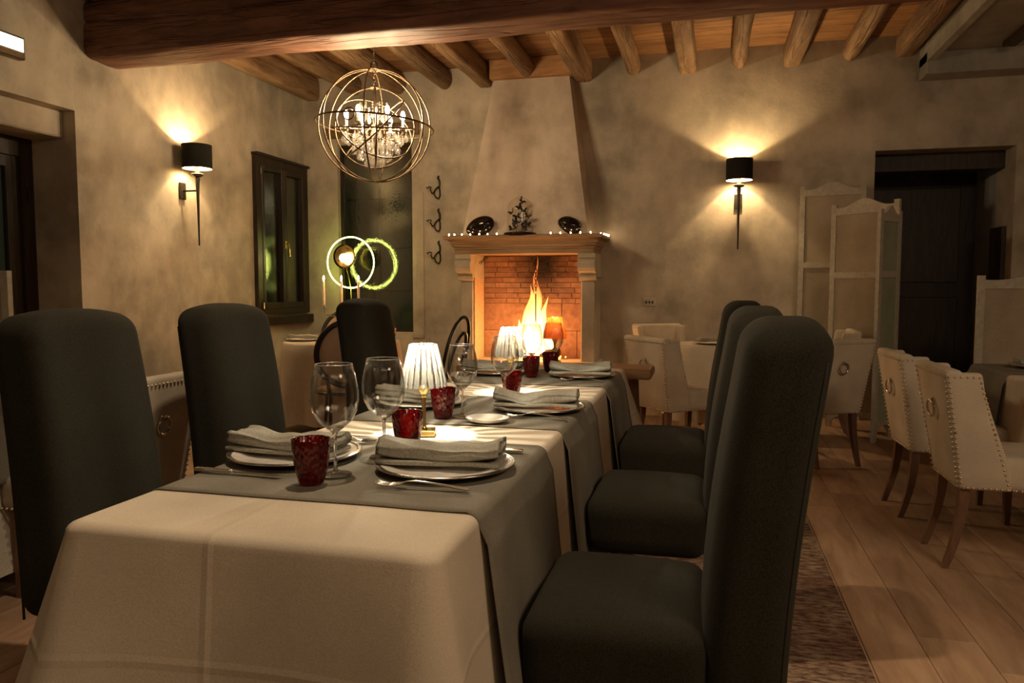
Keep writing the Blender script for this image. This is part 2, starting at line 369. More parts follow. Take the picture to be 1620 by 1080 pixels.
# ------------------------------------------------------------------ mesh helpers
def link(name, me, m, parent=None, loc=None, rot=None):
    o = bpy.data.objects.new(name, me); COL.objects.link(o)
    if m is not None and not me.materials: me.materials.append(m)
    if parent: o.parent = parent
    if loc is not None: o.location = loc
    if rot is not None: o.rotation_euler = rot
    return o
def obj(name, bm, m, parent=None, smooth=False, loc=None, rot=None, angle=None):
    me = bpy.data.meshes.new(name)
    bmesh.ops.recalc_face_normals(bm, faces=bm.faces)
    bm.to_mesh(me); bm.free()
    if smooth:
        me.polygons.foreach_set('use_smooth', [True]*len(me.polygons))
        if angle: me.set_sharp_from_angle(angle=R(angle))
    return link(name, me, m, parent, loc, rot)
def tag(o, label=None, cat=None, group=None, kind=None):
    if label: o['label'] = label
    if cat: o['category'] = cat
    if group: o['group'] = group
    if kind: o['kind'] = kind
    return o
def empty(name, loc, label, cat, rz=0, group=None):
    o = bpy.data.objects.new(name, None); COL.objects.link(o); o.empty_display_size = .1
    o.location = loc; o.rotation_euler = (0, 0, rz)
    return tag(o, label, cat, group)
def box(bm, x0, x1, y0, y1, z0, z1):
    vs = [bm.verts.new(p) for p in [(x0, y0, z0), (x1, y0, z0), (x1, y1, z0), (x0, y1, z0), (x0, y0, z1), (x1, y0, z1), (x1, y1, z1), (x0, y1, z1)]]
    for f in [(0, 3, 2, 1), (4, 5, 6, 7), (0, 1, 5, 4), (1, 2, 6, 5), (2, 3, 7, 6), (3, 0, 4, 7)]:
        bm.faces.new([vs[i] for i in f])
    return vs
def bbox(x0, x1, y0, y1, z0, z1, bev=0.0, seg=1):
    bm = bmesh.new(); box(bm, x0, x1, y0, y1, z0, z1)
    if bev: bmesh.ops.bevel(bm, geom=bm.edges[:], offset=bev, segments=seg, affect='EDGES', profile=.5)
    return bm
def rbox(hx, hy, hz, r, n=6, cr=3, fn=None):
    """rounded box with half sizes hx,hy,hz; fn deforms each point"""
    bm = bmesh.new()
    def axis(h):
        a = [-h + r*(1-math.cos(i/cr*PI/2)) for i in range(cr)]
        a += [-(h-r) + (2*(h-r))*i/n for i in range(n+1)]
        a += [h - r*(1-math.cos((cr-1-i)/cr*PI/2)) for i in range(cr)]
        return a
    A = [axis(hx), axis(hy), axis(hz)]; H = (hx, hy, hz); cache = {}
    def V(p):
        k = tuple(round(c, 6) for c in p)
        if k in cache: return cache[k]
        inn = Vector([max(-(H[i]-r), min(H[i]-r, p[i])) for i in range(3)])
        d = Vector(p)-inn
        if d.length > 1e-9: d = d.normalized()*r
        q = inn+d
        if fn: q = Vector(fn(q))
        cache[k] = bm.verts.new(q); return cache[k]
    for ax in range(3):
        b_, c_ = (ax+1) % 3, (ax+2) % 3
        for sgn in (-1, 1):
            for i in range(len(A[b_])-1):
                for j in range(len(A[c_])-1):
                    q = []
                    for (ii, jj) in ((i, j), (i+1, j), (i+1, j+1), (i, j+1)):
                        p = [0, 0, 0]; p[ax] = sgn*H[ax]; p[b_] = A[b_][ii]; p[c_] = A[c_][jj]; q.append(V(p))
                    if len(set(q)) == 4:
                        try: bm.faces.new(q)
                        except ValueError: pass
    return bm
def lathe(prof, n=32, bm=None, cx=0, cy=0, rf=None):
    bm = bm or bmesh.new(); rings = []
    for k, (r, z) in enumerate(prof):
        if r < 1e-6: rings.append([bm.verts.new((cx, cy, z))])
        else:
            rings.append([bm.verts.new((cx+(rr := (rf(r, z, 2*PI*i/n) if rf else r))*math.cos(2*PI*i/n), cy+rr*math.sin(2*PI*i/n), z)) for i in range(n)])
    for a, b in zip(rings, rings[1:]):
        for i in range(n):
            j = (i+1) % n
            if len(a) == 1 and len(b) == 1: continue
            if len(a) == 1: bm.faces.new([a[0], b[j], b[i]])
            elif len(b) == 1: bm.faces.new([a[i], a[j], b[0]])
            else: bm.faces.new([a[i], a[j], b[j], b[i]])
    return bm
def tube(bm, pts, r, n=8, closed=False):
    pts = [Vector(p) for p in pts]; rs = r if isinstance(r, (list, tuple)) else [r]*len(pts)
    rings = []; N = len(pts); up = None
    for i, p in enumerate(pts):
        if closed: t = (pts[(i+1) % N]-pts[i-1]).normalized()
        else: t = (pts[min(i+1, N-1)]-pts[max(i-1, 0)]).normalized()
        if up is None:
            up = Vector((0, 0, 1)) if abs(t.z) < .9 else Vector((1, 0, 0))
        a = t.cross(up)
        if a.length < 1e-4: a = t.cross(Vector((0, 1, 0)))
        a.normalize(); b = t.cross(a).normalized(); up = -b if False else up
        up = (a.cross(t)).normalized()
        rings.append([bm.verts.new(p + (a*math.cos(2*PI*k/n)+up*math.sin(2*PI*k/n))*rs[i]) for k in range(n)])
    M_ = N if closed else N-1
    for i in range(M_):
        A, B = rings[i], rings[(i+1) % N]
        off = 0
        if closed and i == N-1:
            off = min(range(n), key=lambda s: (A[0].co-B[s].co).length)
        for k in range(n):
            bm.faces.new([A[k], A[(k+1) % n], B[(k+1+off) % n], B[(k+off) % n]])
    if not closed:
        bm.faces.new(rings[0][::-1]); bm.faces.new(rings[-1])
    return bm
def ringpts(c, r, nrm=(0, 0, 1), n=48, a0=0, a1=2*PI):
    nrm = Vector(nrm).normalized(); a = nrm.orthogonal().normalized(); b = nrm.cross(a)
    return [Vector(c)+(a*math.cos(a0+(a1-a0)*i/n)+b*math.sin(a0+(a1-a0)*i/n))*r for i in range(n)]
def sphere(bm, c, r, sub=1, sc=(1, 1, 1)):
    g = bmesh.ops.create_icosphere(bm, subdivisions=sub, radius=r)
    for v in g['verts']: v.co = Vector((v.co.x*sc[0]+c[0], v.co.y*sc[1]+c[1], v.co.z*sc[2]+c[2]))
def prism(pts, a, b, axis='y', bm=None):
    """extrude a 2D outline from a to b along the axis"""
    bm = bm or bmesh.new()
    def P(p, t): return {'y': (p[0], t, p[1]), 'x': (t, p[0], p[1]), 'z': (p[0], p[1], t)}[axis]
    A = [bm.verts.new(P(p, a)) for p in pts]; B = [bm.verts.new(P(p, b)) for p in pts]
    n = len(pts); bm.faces.new(A); bm.faces.new(B[::-1])
    for i in range(n): bm.faces.new([A[i], B[i], B[(i+1) % n], A[(i+1) % n]])
    return bm
def grid(bm, nu, nv, f, closed_u=False):
    vs = [[bm.verts.new(f(i/(nu-1) if not closed_u else i/nu, j/(nv-1))) for j in range(nv)] for i in range(nu)]
    for i in range(nu if closed_u else nu-1):
        for j in range(nv-1):
            a = (i+1) % nu; bm.faces.new([vs[i][j], vs[a][j], vs[a][j+1], vs[i][j+1]])
    return vs
def copy_tree(o, parent=None):
    c = o.copy(); COL.objects.link(c); c.parent = parent
    for ch in list(o.children): copy_tree(ch, c)
    return c
def nz(x, y, z, s=1.0): return noise.noise(Vector((x*s, y*s, z*s)))

# ------------------------------------------------------------------ room shell
YB, XL, XR, YF, ZC = 7.608, -4.3, 4.4, -2.2, 3.45
def wall_cells(axis, pos, th, u0, u1, z0, z1, holes, m, name):
    us = sorted({u0, u1, *[h[0] for h in holes], *[h[1] for h in holes]}); zs = sorted({z0, z1, *[h[2] for h in holes], *[h[3] for h in holes]})
    bm = bmesh.new()
    for a, b in zip(us, us[1:]):
        for c, d in zip(zs, zs[1:]):
            mu, mz = (a+b)/2, (c+d)/2
            if any(h[0] < mu < h[1] and h[2] < mz < h[3] for h in holes): continue
            if axis == 'Y': box(bm, a, b, pos, pos+th, c, d)
            else: box(bm, pos, pos+th, a, b, c, d)
    bmesh.ops.remove_doubles(bm, verts=bm.verts, dist=1e-5)
    # drop inner faces shared by two cells
    seen = {}
    for f in bm.faces: seen.setdefault(tuple(round(c, 4) for c in f.calc_center_median()), []).append(f)
    dead = [f for fs in seen.values() if len(fs) > 1 for f in fs]
    bmesh.ops.delete(bm, geom=dead, context='FACES_ONLY')
    return tag(obj(name, bm, m), kind='structure')
TW = (-3.90, -3.04, .72, 2.735)       # tall window in the back wall
AR = (1.465, 2.60, 0.0, 2.44)         # dark passage in the back wall
wall_cells('Y', YB, .45, XL-.5, XR+.2, 0, ZC+.1, [TW, AR], M['plaster'], 'wall_back')
SW = (6.64, 7.56, .93, 2.46)          # small window in the left wall
DR = (3.0, 4.475, 0.0, 2.435)         # garden door in the left wall
wall_cells('X', XL-.5, .5, YF-.2, YB, 0, ZC+.1, [SW, DR], M['plaster'], 'wall_left')
tag(obj('wall_right', bbox(XR, XR+.2, YF-.2, YB, 0, ZC+.1), M['plaster']), kind='structure')
tag(obj('wall_front', bbox(XL-.5, XR+.2, YF-.2, YF, 0, ZC+.1), M['plaster']), kind='structure')
# floor: a bed with oak planks laid towards the fireplace
fl = tag(obj('floor', bbox(XL-.5, XR+.2, YF-.2, YB+1.9, -.12, -.012), M['dark_wood']), kind='structure')
pw = .19; x = .535-pw*26; meshes = []
for ln in (1.6, 1.9, 2.2):
    bm = bbox(-pw/2+.0012, pw/2-.0012, 0, ln-.002, -.012, 0, .0015)
    me = bpy.data.meshes.new('plank'); bm.to_mesh(me); bm.free(); me.materials.append(M['oak_floor']); meshes.append((ln, me))
row = 0
while x < XR:
    y = -.9 - random.random()*1.5
    while y < YB-.02:
        ln, me = random.choice(meshes)
        o = link('plank', me, None, fl, (x+pw/2, y, 0))
        if y+ln > YB: o.scale = (1, (YB-y)/ln, 1)
        y += ln
    x += pw; row += 1
# ceiling with boards, joists, main beam
ce = tag(obj('ceiling', bbox(XL-.5, 1.86, YF-.2, YB, ZC+.02, ZC+.12), M['dark_wood']), kind='structure')
bme = bpy.data.meshes.new('board'); bm = bbox(XL, 1.86, 0, .176, ZC, ZC+.02, .003); bm.to_mesh(bme); bm.free(); bme.materials.append(M['board'])
y = 1.6
while y < YB: link('board', bme, None, ce, (0, y, 0)); y += .18
def log(name, x, w, h, y0, y1, zt, round_, seed, m, par):
    bm = bmesh.new(); n = 14; L = 26
    def f(u, v):
        a = 2*PI*u; c, s = math.cos(a), math.sin(a)
        e = 1.0 if round_ else .38
        px = math.copysign(abs(c)**e, c)*w/2; pz = math.copysign(abs(s)**e, s)*h/2
        y = y0+(y1-y0)*v
        k = 1+.05*nz(seed+y*1.3, a/3, 0)+.03*nz(seed, y*5, c*2)
        return (x+px*k+.025*nz(seed+7, y*.5, 0)*(1-.0), y, zt-h/2+pz*k)
    vs = grid(bm, n*2, L, f, closed_u=True)
    bm.faces.new([r[0] for r in vs]); bm.faces.new([r[-1] for r in vs][::-1])
    return obj(name, bm, m, par, smooth=True, angle=45)
js = [(-4.19, .17, .24, 0, YB), (-3.68, .15, .21, 1, YB), (-3.17, .17, .23, 1, YB), (-2.66, .16, .21, 1, YB), (-2.22, .14, .22, 0, YB), (-1.745, .15, .20, 1, 7.40),
      (-1.21, .17, .23, 0, YB), (-.735, .14, .20, 1, YB), (-.22, .165, .22, 0, YB), (.26, .145, .2, 1, YB), (.725, .16, .22, 0, YB), (1.23, .15, .2, 1, YB), (1.68, .15, .2, 0, YB)]
for i, (x, w, h, rd, ye) in enumerate(js):
    log('joist', x, w, h, 1.6, ye-.002, ZC+.004, rd, i*11.3, M['joist'], ce)
# trimmer above the hood
obj('trimmer', bbox(-2.13, -1.30, 7.40, 7.52, 3.26, ZC, .008), M['board'], ce)
def main_beam():
    bm = bmesh.new(); n = 70; L = 90
    def f(u, v):
        k4 = int(u*4) % 4; w = (u*4-int(u*4))*2-1          # walk round a square, then round its corners
        c, s = ((1, w), (-w, 1), (-1, -w), (w, -1))[k4]; a = math.atan2(s, c)
        q = (abs(c)**7+abs(s)**7)**(-1/7); c *= q; s *= q
        py = c*.18; pz = s*.20
        x = XL+.003+(1.86-XL-.006)*v
        k = 1+.04*nz(x*1.1, c, s+3)+.03*nz(x*4, c*2, s*2)
        # long drying crack along the front face
        cz = .04+.05*nz(x*.5, 9, 0)
        if c < -.3: py += .045*max(0, 1-abs(pz-cz)/.013)*max(0, min(1, .75+nz(x*1.7, 2, 8)))
        return (x, 4.76+py*k, 3.03+pz*k+.012*nz(x*.9, 0, 5))
    vs = grid(bm, n*2, L, f, closed_u=True)
    bm.faces.new([r[0] for r in vs]); bm.faces.new([r[-1] for r in vs][::-1])
    return obj('main_beam', bm, M['beam'], ce, smooth=True, angle=40)
main_beam()
# plastered lower ceiling at the right, with a cross beam on the wall and a slot
bm = bmesh.new(); box(bm, 1.86, XR, YF, YB, 3.22, 3.55)
box(bm, 1.80, 1.86, YF, YB, 3.14, 3.55)
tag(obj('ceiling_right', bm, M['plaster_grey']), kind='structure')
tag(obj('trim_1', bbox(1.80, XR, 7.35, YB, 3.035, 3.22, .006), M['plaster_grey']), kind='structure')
tag(obj('trim_2', bbox(2.32, 2.42, 3.0, 7.2, 3.17, 3.22, .006), M['dark_wood']), kind='structure')
# baseboard
tag(obj('baseboard_left', bbox(XL, XL+.015, 4.475, YB, 0, .07, .002), M['plaster_hood']), kind='structure')
# passage behind the opening
bm = bmesh.new(); box(bm, 1.2, 1.465, YB+.45, 9.4, 0, 2.6); box(bm, 2.60, 2.9, YB+.45, 9.4, 0, 2.6); box(bm, 1.2, 2.9, YB+.45, 9.4, 2.6, 2.8)
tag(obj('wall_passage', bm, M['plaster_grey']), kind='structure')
dp = tag(obj('door_1', bbox(1.465, 2.60, 8.6, 8.66, 0, 2.6, .004), M['dark_wood']), kind='structure')
obj('door_panel', bbox(1.60, 2.46, 8.585, 8.6, .3, 1.1, .006), M['dark_wood'], dp); obj('door_panel', bbox(1.60, 2.46, 8.585, 8.6, 1.25, 2.2, .006), M['dark_wood'], dp)
tag(obj('trim_3', bbox(1.465, 2.60, YB+.25, YB+.45, 2.28, 2.44, .004), M['dark_wood']), kind='structure')
# lintel over tall window (old timber set in plaster)
tag(obj('trim_5', bbox(-4.02, -2.95, YB-.022, YB+.05, 2.80, 2.935, .008), M['joist']), kind='structure')
# plaster surround right of the tall window and its sill
bm = bmesh.new(); box(bm, -2.985, -2.91, YB-.012, YB+.01, .70, 2.2); box(bm, -3.04, -2.91, YB-.03, YB+.01, .665, .70)
tag(obj('trim_6', bm, M['plaster']), kind='structure')

# tall window
w1 = empty('window_1', ((TW[0]+TW[1])/2, YB+.08, TW[2]), None, None); tag(w1, kind='structure')
cx = w1.location.copy()
def L(bm): 
    for v in bm.verts: v.co -= cx
    return bm
t = .03
bm = bmesh.new(); x0, x1, z0, z1 = TW; yy = YB+.06
box(bm, x0, x0+t, yy, yy+.05, z0, z1); box(bm, x1-t, x1, yy, yy+.05, z0, z1); box(bm, x0+t, x1-t, yy, yy+.05, z0, z0+t); box(bm, x0+t, x1-t, yy, yy+.05, z1-t, z1)
obj('window_frame', L(bm), M['dark_wood'], w1)
obj('window_pane', L(bbox(x0+t, x1-t, yy+.02, yy+.026, z0+t, z1-t)), M['pane'], w1)
bm = bmesh.new()
for z in (1.15, 1.62, 2.15): box(bm, x0+t, x1-t, yy+.10, yy+.12, z, z+.02)
for x in (-3.5,): box(bm, x, x+.02, yy+.10, yy+.12, z0+t, z1-t)
obj('glazing_bar', L(bm), M['frame_wood'], w1)

# small casement window in left wall (two sashes, projecting frame)
w2 = empty('window_2', (XL, 7.1, .93), None, None); tag(w2, kind='structure'); cx = w2.location.copy()
y0, y1, z0, z1 = SW; X0, X1 = XL-.05, XL+.045; fw = .055
bm = bmesh.new()
box(bm, X0, X1, y0-.03, y0+fw, z0, z1+.03); box(bm, X0, X1, y1-fw, y1+.03, z0, z1+.03)
box(bm, X0, X1, y0+fw, y1-fw, z1-fw, z1+.03); box(bm, X0, X1, y0+fw, y1-fw, z0, z0+fw)
obj('window_frame', L(bm), M['frame_wood'], w2)
obj('window_sill', L(bbox(X0, X1+.05, y0-.03, y1+.03, z0-.11, z0-.02, .006)), M['frame_wood'], w2)
obj('top_moulding', L(bbox(X0, X1+.03, y0-.04, y1+.035, z1+.03, z1+.055, .004)), M['frame_wood'], w2)
ym = (y0+y1)/2
for k, (a, b) in enumerate(((y0+fw, ym-.003), (ym+.003, y1-fw))):
    s = .042; bm = bmesh.new(); xa, xb = XL-.03, XL+.052
    box(bm, xa, xb, a, a+s, z0+fw, z1-fw); box(bm, xa, xb, b-s, b, z0+fw, z1-fw)
    box(bm, xa, xb, a+s, b-s, z0+fw, z0+fw+s+.02); box(bm, xa, xb, a+s, b-s, z1-fw-s, z1-fw)
    bmesh.ops.bevel(bm, geom=bm.edges[:], offset=.004, segments=1, affect='EDGES')
    sa = obj('sash', L(bm), M['frame_wood'], w2)
    obj('window_pane', L(bbox(XL, XL+.005, a+s, b-s, z0+fw+s, z1-fw-s)), M['pane'] if k == 0 else M['pane2'], sa)
bm = bmesh.new()
box(bm, XL+.052, XL+.064, ym-.022, ym+.012, 1.60, 1.68); tube(bm, [(XL+.06, ym-.005, 1.65), (XL+.095, ym-.005, 1.65), (XL+.10, ym-.005, 1.60), (XL+.10, ym+.0, 1.52)], [.008, .008, .009, .011], 8)
tag(obj('window_handle', L(bm), M['brass'], w2), 'brass window handle')
for z in (1.02, 2.34):
    bm = bmesh.new(); tube(bm, [(XL+.06, y0+.03, z-.03), (XL+.06, y0+.03, z+.03)], .008, 8); obj('hinge', L(bm), M['chrome'], w2)
# garden door at far left: lintel, dark frame, glass
tag(obj('trim_7', bbox(XL-.5, XL-.10, DR[0], DR[1], 2.25, 2.435, .01), M['plaster']), kind='structure')
d2 = empty('door_2', (XL-.45, 3.75, 0), None, None); tag(d2, kind='structure'); cx = d2.location.copy()
bm = bmesh.new(); box(bm, XL-.46, XL-.38, DR[1]-.10, DR[1], 0, 2.25); box(bm, XL-.46, XL-.38, DR[0], DR[0]+.10, 0, 2.25); box(bm, XL-.46, XL-.38, DR[0]+.1, DR[1]-.10, 2.12, 2.25)
obj('door_frame', L(bm), M['dark_wood'], d2)
bm = bmesh.new()
for a, b in ((3.12, 3.20), (3.66, 3.82), (4.27, 4.37)): box(bm, XL-.44, XL-.40, a, b, .01, 2.12)
for a, b in ((3.20, 3.66), (3.82, 4.27)): box(bm, XL-.44, XL-.40, a, b, .01, .4); box(bm, XL-.44, XL-.40, a, b, 2.04, 2.12)
lf = obj('door_leaf', L(bm), M['dark_wood'], d2)
obj('window_pane', L(bbox(XL-.425, XL-.42, 3.2, 4.27, .4, 2.04)), M['pane2'], lf)
for z in (1.85, .5):
    bm = bmesh.new(); tube(bm, [(XL-.37, DR[1]-.05, z-.05), (XL-.37, DR[1]-.05, z+.05)], .012, 8); obj('hinge', L(bm), M['iron'], d2)
# emergency light
e = empty('emergency_light', (XL, 3.83, 2.72), 'lit white emergency light box high on the left wall above the door', 'emergency light')
obj('housing', bbox(0, .055, -.215, .215, -.07, .07, .006), M['bronze'], e)
obj('diffuser', bbox(.056, .062, -.20, .195, -.025, .055), M['exit'], e)
# light switch socket
s = empty('wall_socket', (-.545, YB, 1.055), 'small pale wall socket to the right of the fireplace', 'socket')
obj('cover_plate', bbox(-.065, .065, -.01, 0, -.04, .04, .003), M['socket'], s)
for q in (-.03, 0.0, .03): obj('socket_hole', bbox(q-.008, q+.008, -.0125, -.0105, -.012, .012), M['dark_wood'], s)
s = empty('wall_socket', (XL, 5.72, .37), 'pale socket low on the left wall beside the beige chair', 'socket')
obj('cover_plate', bbox(0, .01, -.06, .06, -.04, .04, .003), M['socket'], s)
tag(obj('vent_cover', bbox(XL, XL+.008, 7.15, 7.27, 2.83, 2.93, .002), M['plaster']), 'small square plastered cover high on the left wall above the window', 'vent cover')

# ------------------------------------------------------------------ fireplace
FP = empty('fireplace', (-1.71, 7.3, 0), 'stone and plaster fireplace with tapering hood, wooden mantel and brick firebox', 'fireplace')
cx = FP.location.copy()
def fobj(name, bm, m, par=None, **k):
    return obj(name, L(bm), m, par or FP, **k)
# hood: tapering plaster
bm = bmesh.new()
bot = [(-2.35, 7.2, 1.70), (-1.10, 7.2, 1.70), (-1.07, YB-.002, 1.70), (-2.38, YB-.002, 1.70)]
top = [(-2.10, 7.47, 3.26), (-1.335, 7.47, 3.26), (-1.32, YB-.002, 3.26), (-2.11, YB-.002, 3.26)]
NS = 12; rows = []
for k in range(NS+1):
    t = k/NS; q = [lerp(bot[i], top[i], t) for i in range(4)]; rr = []
    per = 10
    for i in range(4):
        a, b = q[i], q[(i+1) % 4]
        for j in range(per):
            p = lerp(a, b, j/per); n_ = .008*nz(p[0]*3, p[1]*3, p[2]*3) if not (i == 2) else 0
            rr.append(bm.verts.new((p[0], p[1]+(n_ if i == 0 else 0), p[2])))
    rows.append(rr)
for a, b in zip(rows, rows[1:]):
    for i in range(len(a)): j = (i+1) % len(a); bm.faces.new([a[i], a[j], b[j], b[i]])
bm.faces.new(rows[0][::-1]); bm.faces.new(rows[-1])
fobj('hood', bm, M['plaster_hood'], smooth=True, angle=30)
# mantel: stepped moulded shelf
def mould(levels, m, name):
    bm = bmesh.new(); rings = []
    for (x0, x1, yf, z) in levels:
        rings.append([bm.verts.new(p) for p in ((x0, yf, z), (x1, yf, z), (x1, YB-.003, z), (x0, YB-.003, z))])
    for a, b in zip(rings, rings[1:]):
        for i in range(4): bm.faces.new([a[i], a[(i+1) % 4], b[(i+1) % 4], b[i]])
    bm.faces.new(rings[0][::-1]); bm.faces.new(rings[-1])
    return fobj(name, bm, m)
def lv(e, z): return (-2.39-e, -1.03+e, 7.09-e, z)
mould([lv(.06, 1.66), lv(.085, 1.662), lv(.092, 1.675), lv(.092, 1.688), lv(.08, 1.698)], M['mantel'], 'mantel_shelf')
mould([lv(.0, 1.525), lv(.0, 1.565), lv(.008, 1.568), lv(.008, 1.585), lv(.028, 1.600), lv(.028, 1.615), lv(.04, 1.618), lv(.045, 1.64), lv(.06, 1.659)], M['mantel'], 'mantel_moulding')
# jambs, corbels
for x0, x1, nm in ((-2.375, -2.25, 'jamb'), (-1.165, -1.03, 'jamb')):
    fobj(nm, bbox(x0, x1, 7.22, YB-.003, .0, 1.30, .008), M['stone'])
    prof = [(7.22, 1.30), (7.22, 1.265), (7.185, 1.275), (7.165, 1.30), (7.165, 1.33), (7.14, 1.345), (7.10, 1.355), (7.075, 1.385), (7.075, 1.43), (7.09, 1.455), (7.11, 1.46), (7.11, 1.475), (7.095, 1.478), (7.095, 1.524), (YB-.003, 1.524), (YB-.003, 1.30)]
    bm = bmesh.new(); prism([(p[0], p[1]) for p in prof], x0-.015, x1+.015, 'x', bm)
    fobj('corbel', bm, M['stone'])
# hearth
fobj('hearth', bbox(-2.40, -1.0, 7.08, YB-.003, 0, .485, .01), M['stone'])
fobj('firebox_back', bbox(-2.25, -1.165, YB-.03, YB-.003, .485, 1.52), M['mortar'])
fobj('firebox_side', bbox(-2.249, -2.235, 7.24, YB-.032, .485, 1.30), simple('firebox_plaster', (.50, .33, .2), .9))
# bricks
z = .487; meshb = {}
def brick(x0, x1, z0, z1, yb=YB-.031, d=.012):
    bm = bbox(x0, x1, yb-d-random.random()*.005, yb, z0, z1, .0025); fobj('brick', bm, M['brick'])
def course(z0, h, ws, offs, gap=.008):
    x = -2.232+offs; xe = -1.168
    if offs > .02: brick(-2.232, -2.232+offs-gap, z0, z0+h-gap)
    while x < xe-.02:
        w = random.choice(ws); x1 = min(x+w, xe); brick(x, x1-gap, z0, z0+h-gap); x = x1
for zz in (.487, .765):
    for xa, xb in ((-2.232, -1.99), (-1.985, -1.605), (-1.60, -1.26), (-1.255, -1.17)) if zz < .6 else ((-2.232, -1.80), (-1.795, -1.42), (-1.415, -1.17)): brick(xa, xb, zz, zz+.273)
z = 1.042
for k in range(9): course(z, .0525, (.27, .14, .2, .24), (.12 if k % 2 else 0), .0045); z += .0530
# right side bricks
for k in range(17):
    zz = .487+k*.0585
    for (a, b) in (((7.26, 7.40), (7.408, YB-.05)) if k % 2 else ((7.26, 7.34), (7.348, 7.48), (7.488, YB-.05))):
        if zz+.05 < 1.31: fobj('brick', bbox(-1.178, -1.167, a, b, zz, zz+.05, .002), M['brick'])
# logs, embers, grate
def tlog(p0, p1, r, nm, m, par, seed=0):
    bm = bmesh.new(); p0, p1 = Vector(p0), Vector(p1)
    pts = [p0.lerp(p1, i/8)+Vector((0, 0, .01*nz(seed, i, 0))) for i in range(9)]
    tube(bm, pts, [r*(1+.15*nz(seed+i, 2, 1)) for i in range(9)], 10); return obj(nm, bm, m, par, smooth=True, angle=50)
for i, a in enumerate((((-1.85, 7.36, .545), (-1.45, 7.40, .54), .045), ((-1.80, 7.50, .55), (-1.42, 7.44, .55), .05), ((-1.72, 7.36, .63), (-1.55, 7.52, .62), .04))):
    lg = tag(tlog(*a, 'firewood_log', M['log'], None, i), ('charred front log lying in the burning fireplace', 'charred rear log at the back of the burning fireplace', 'short charred log lying crosswise on top in the fire')[i], 'firewood', 'logs in the fire')
bm = bmesh.new()
for i in range(40):
    sphere(bm, (-1.63+random.gauss(0, .13), 7.42+random.uniform(-.09, .1), .497+random.random()*.012), random.uniform(.008, .018), 1)
tag(obj('embers', bm, M['ember']), 'bed of glowing embers under the fire', 'embers', kind='stuff')
# flames
fr = empty('fire', (-1.685, 7.43, .50), 'tall yellow orange fire burning in the brick fireplace', 'fire')
def flame(dx, dy, h, r, seed, lean=0.0):
    bm = bmesh.new()
    def f(u, v):
        a = 2*PI*u; w = (math.sin(PI*min(1, (v*.93+.07))**.62)**.9)*(1-v)**.35
        rr = r*w*(1+.25*nz(seed+v*5, math.cos(a)*1.3, math.sin(a)*1.3))
        cxo = lean*v + .045*h*nz(seed, v*3.2*h+.5, 0)*v*3; cyo = .03*nz(seed+3, v*3, 0)
        return (dx+cxo+rr*math.cos(a), dy+cyo+rr*.6*math.sin(a), v*h)
    grid(bm, 20, 26, f, closed_u=True); return obj('flame_tongue', bm, M['flame'], fr, smooth=True)
for a in ((0.02, 0, 1.02, .085, 1, .0), (-.02, .02, .74, .12, 2, -.02), (.07, -.02, .62, .09, 3, .06), (-.10, .0, .38, .09, 4, -.05), (.02, -.04, .42, .14, 5, .02), (.13, .01, .30, .07, 6, .05), (-.16, .02, .22, .06, 8, -.04), (.03, .01, .72, .06, 9, .03), (-.04, -.03, .30, .13, 12, 0)):
    flame(*a)
point('fire_glow', (-1.66, 7.36, .82), 11, (1, .42, .12), .09)
point('fire_glow_low', (-1.68, 7.28, .64), 7, (1, .48, .16), .07)
# hanging chain with hook over the fire
ch = empty('fire_chain', (-1.645, 7.38, 1.5), 'black iron chain with hook hanging over the fire', 'chain')
for k in range(9):
    bm = bmesh.new(); zc = -.03-k*.036
    pts = [Vector(((.011*math.cos(a)) if k % 2 else 0, 0 if k % 2 else .011*math.cos(a), zc+.022*math.sin(a))) for a in [2*PI*i/14 for i in range(14)]]
    tube(bm, pts, .004, 6, closed=True); obj('chain_link', bm, M['iron'], ch, smooth=True)
bm = bmesh.new(); tube(bm, [(0, 0, -.36), (0, 0, -.62), (.005, 0, -.70), (.022, 0, -.715), (.035, 0, -.69)], .006, 8); obj('hook', bm, M['iron'], ch, smooth=True)
ch = empty('damper_chain', (-2.10, 7.12, 1.50), 'short rusty chain dangling at the upper left corner of the fireplace opening', 'chain')
for k in range(4):
    bm = bmesh.new(); tube(bm, ringpts((-.02*k+.02, 0, -.012-.016*k), .012, (0, 1, .4 if k % 2 else -.6), 14), .003, 6, closed=True); obj('chain_link', bm, M['iron'], ch, smooth=True)
# fairy lights on the mantel
fx = [(-2.455, 7.10), (-2.44, 7.06), (-2.385, 7.06), (-2.31, 7.06), (-2.225, 7.06), (-2.13, 7.05), (-2.05, 7.06), (-1.955, 7.05), (-1.86, 7.06), (-1.43, 7.05), (-1.34, 7.06), (-1.24, 7.05), (-1.15, 7.06), (-1.055, 7.07), (-.98, 7.22), (-.965, 7.33), (-.957, 7.40), (-.95, 7.48), (-.945, 7.54)]
fs = empty('fairy_lights', (-1.7, 7.06, 1.70), 'string of tiny warm fairy lights along the mantel shelf', 'string lights')
bm = bmesh.new(); tube(bm, [(x+1.7, y-7.06+.01, .004) for x, y in fx], .0015, 5); obj('wire', bm, M['bronze'], fs)
for x, y in fx:
    bm = bmesh.new(); sphere(bm, (x+1.7, y-7.06, .012), .006, 2, (1, 1, 1.4)); obj('light_bulb', bm, M['bulb_small'], fs, smooth=True)
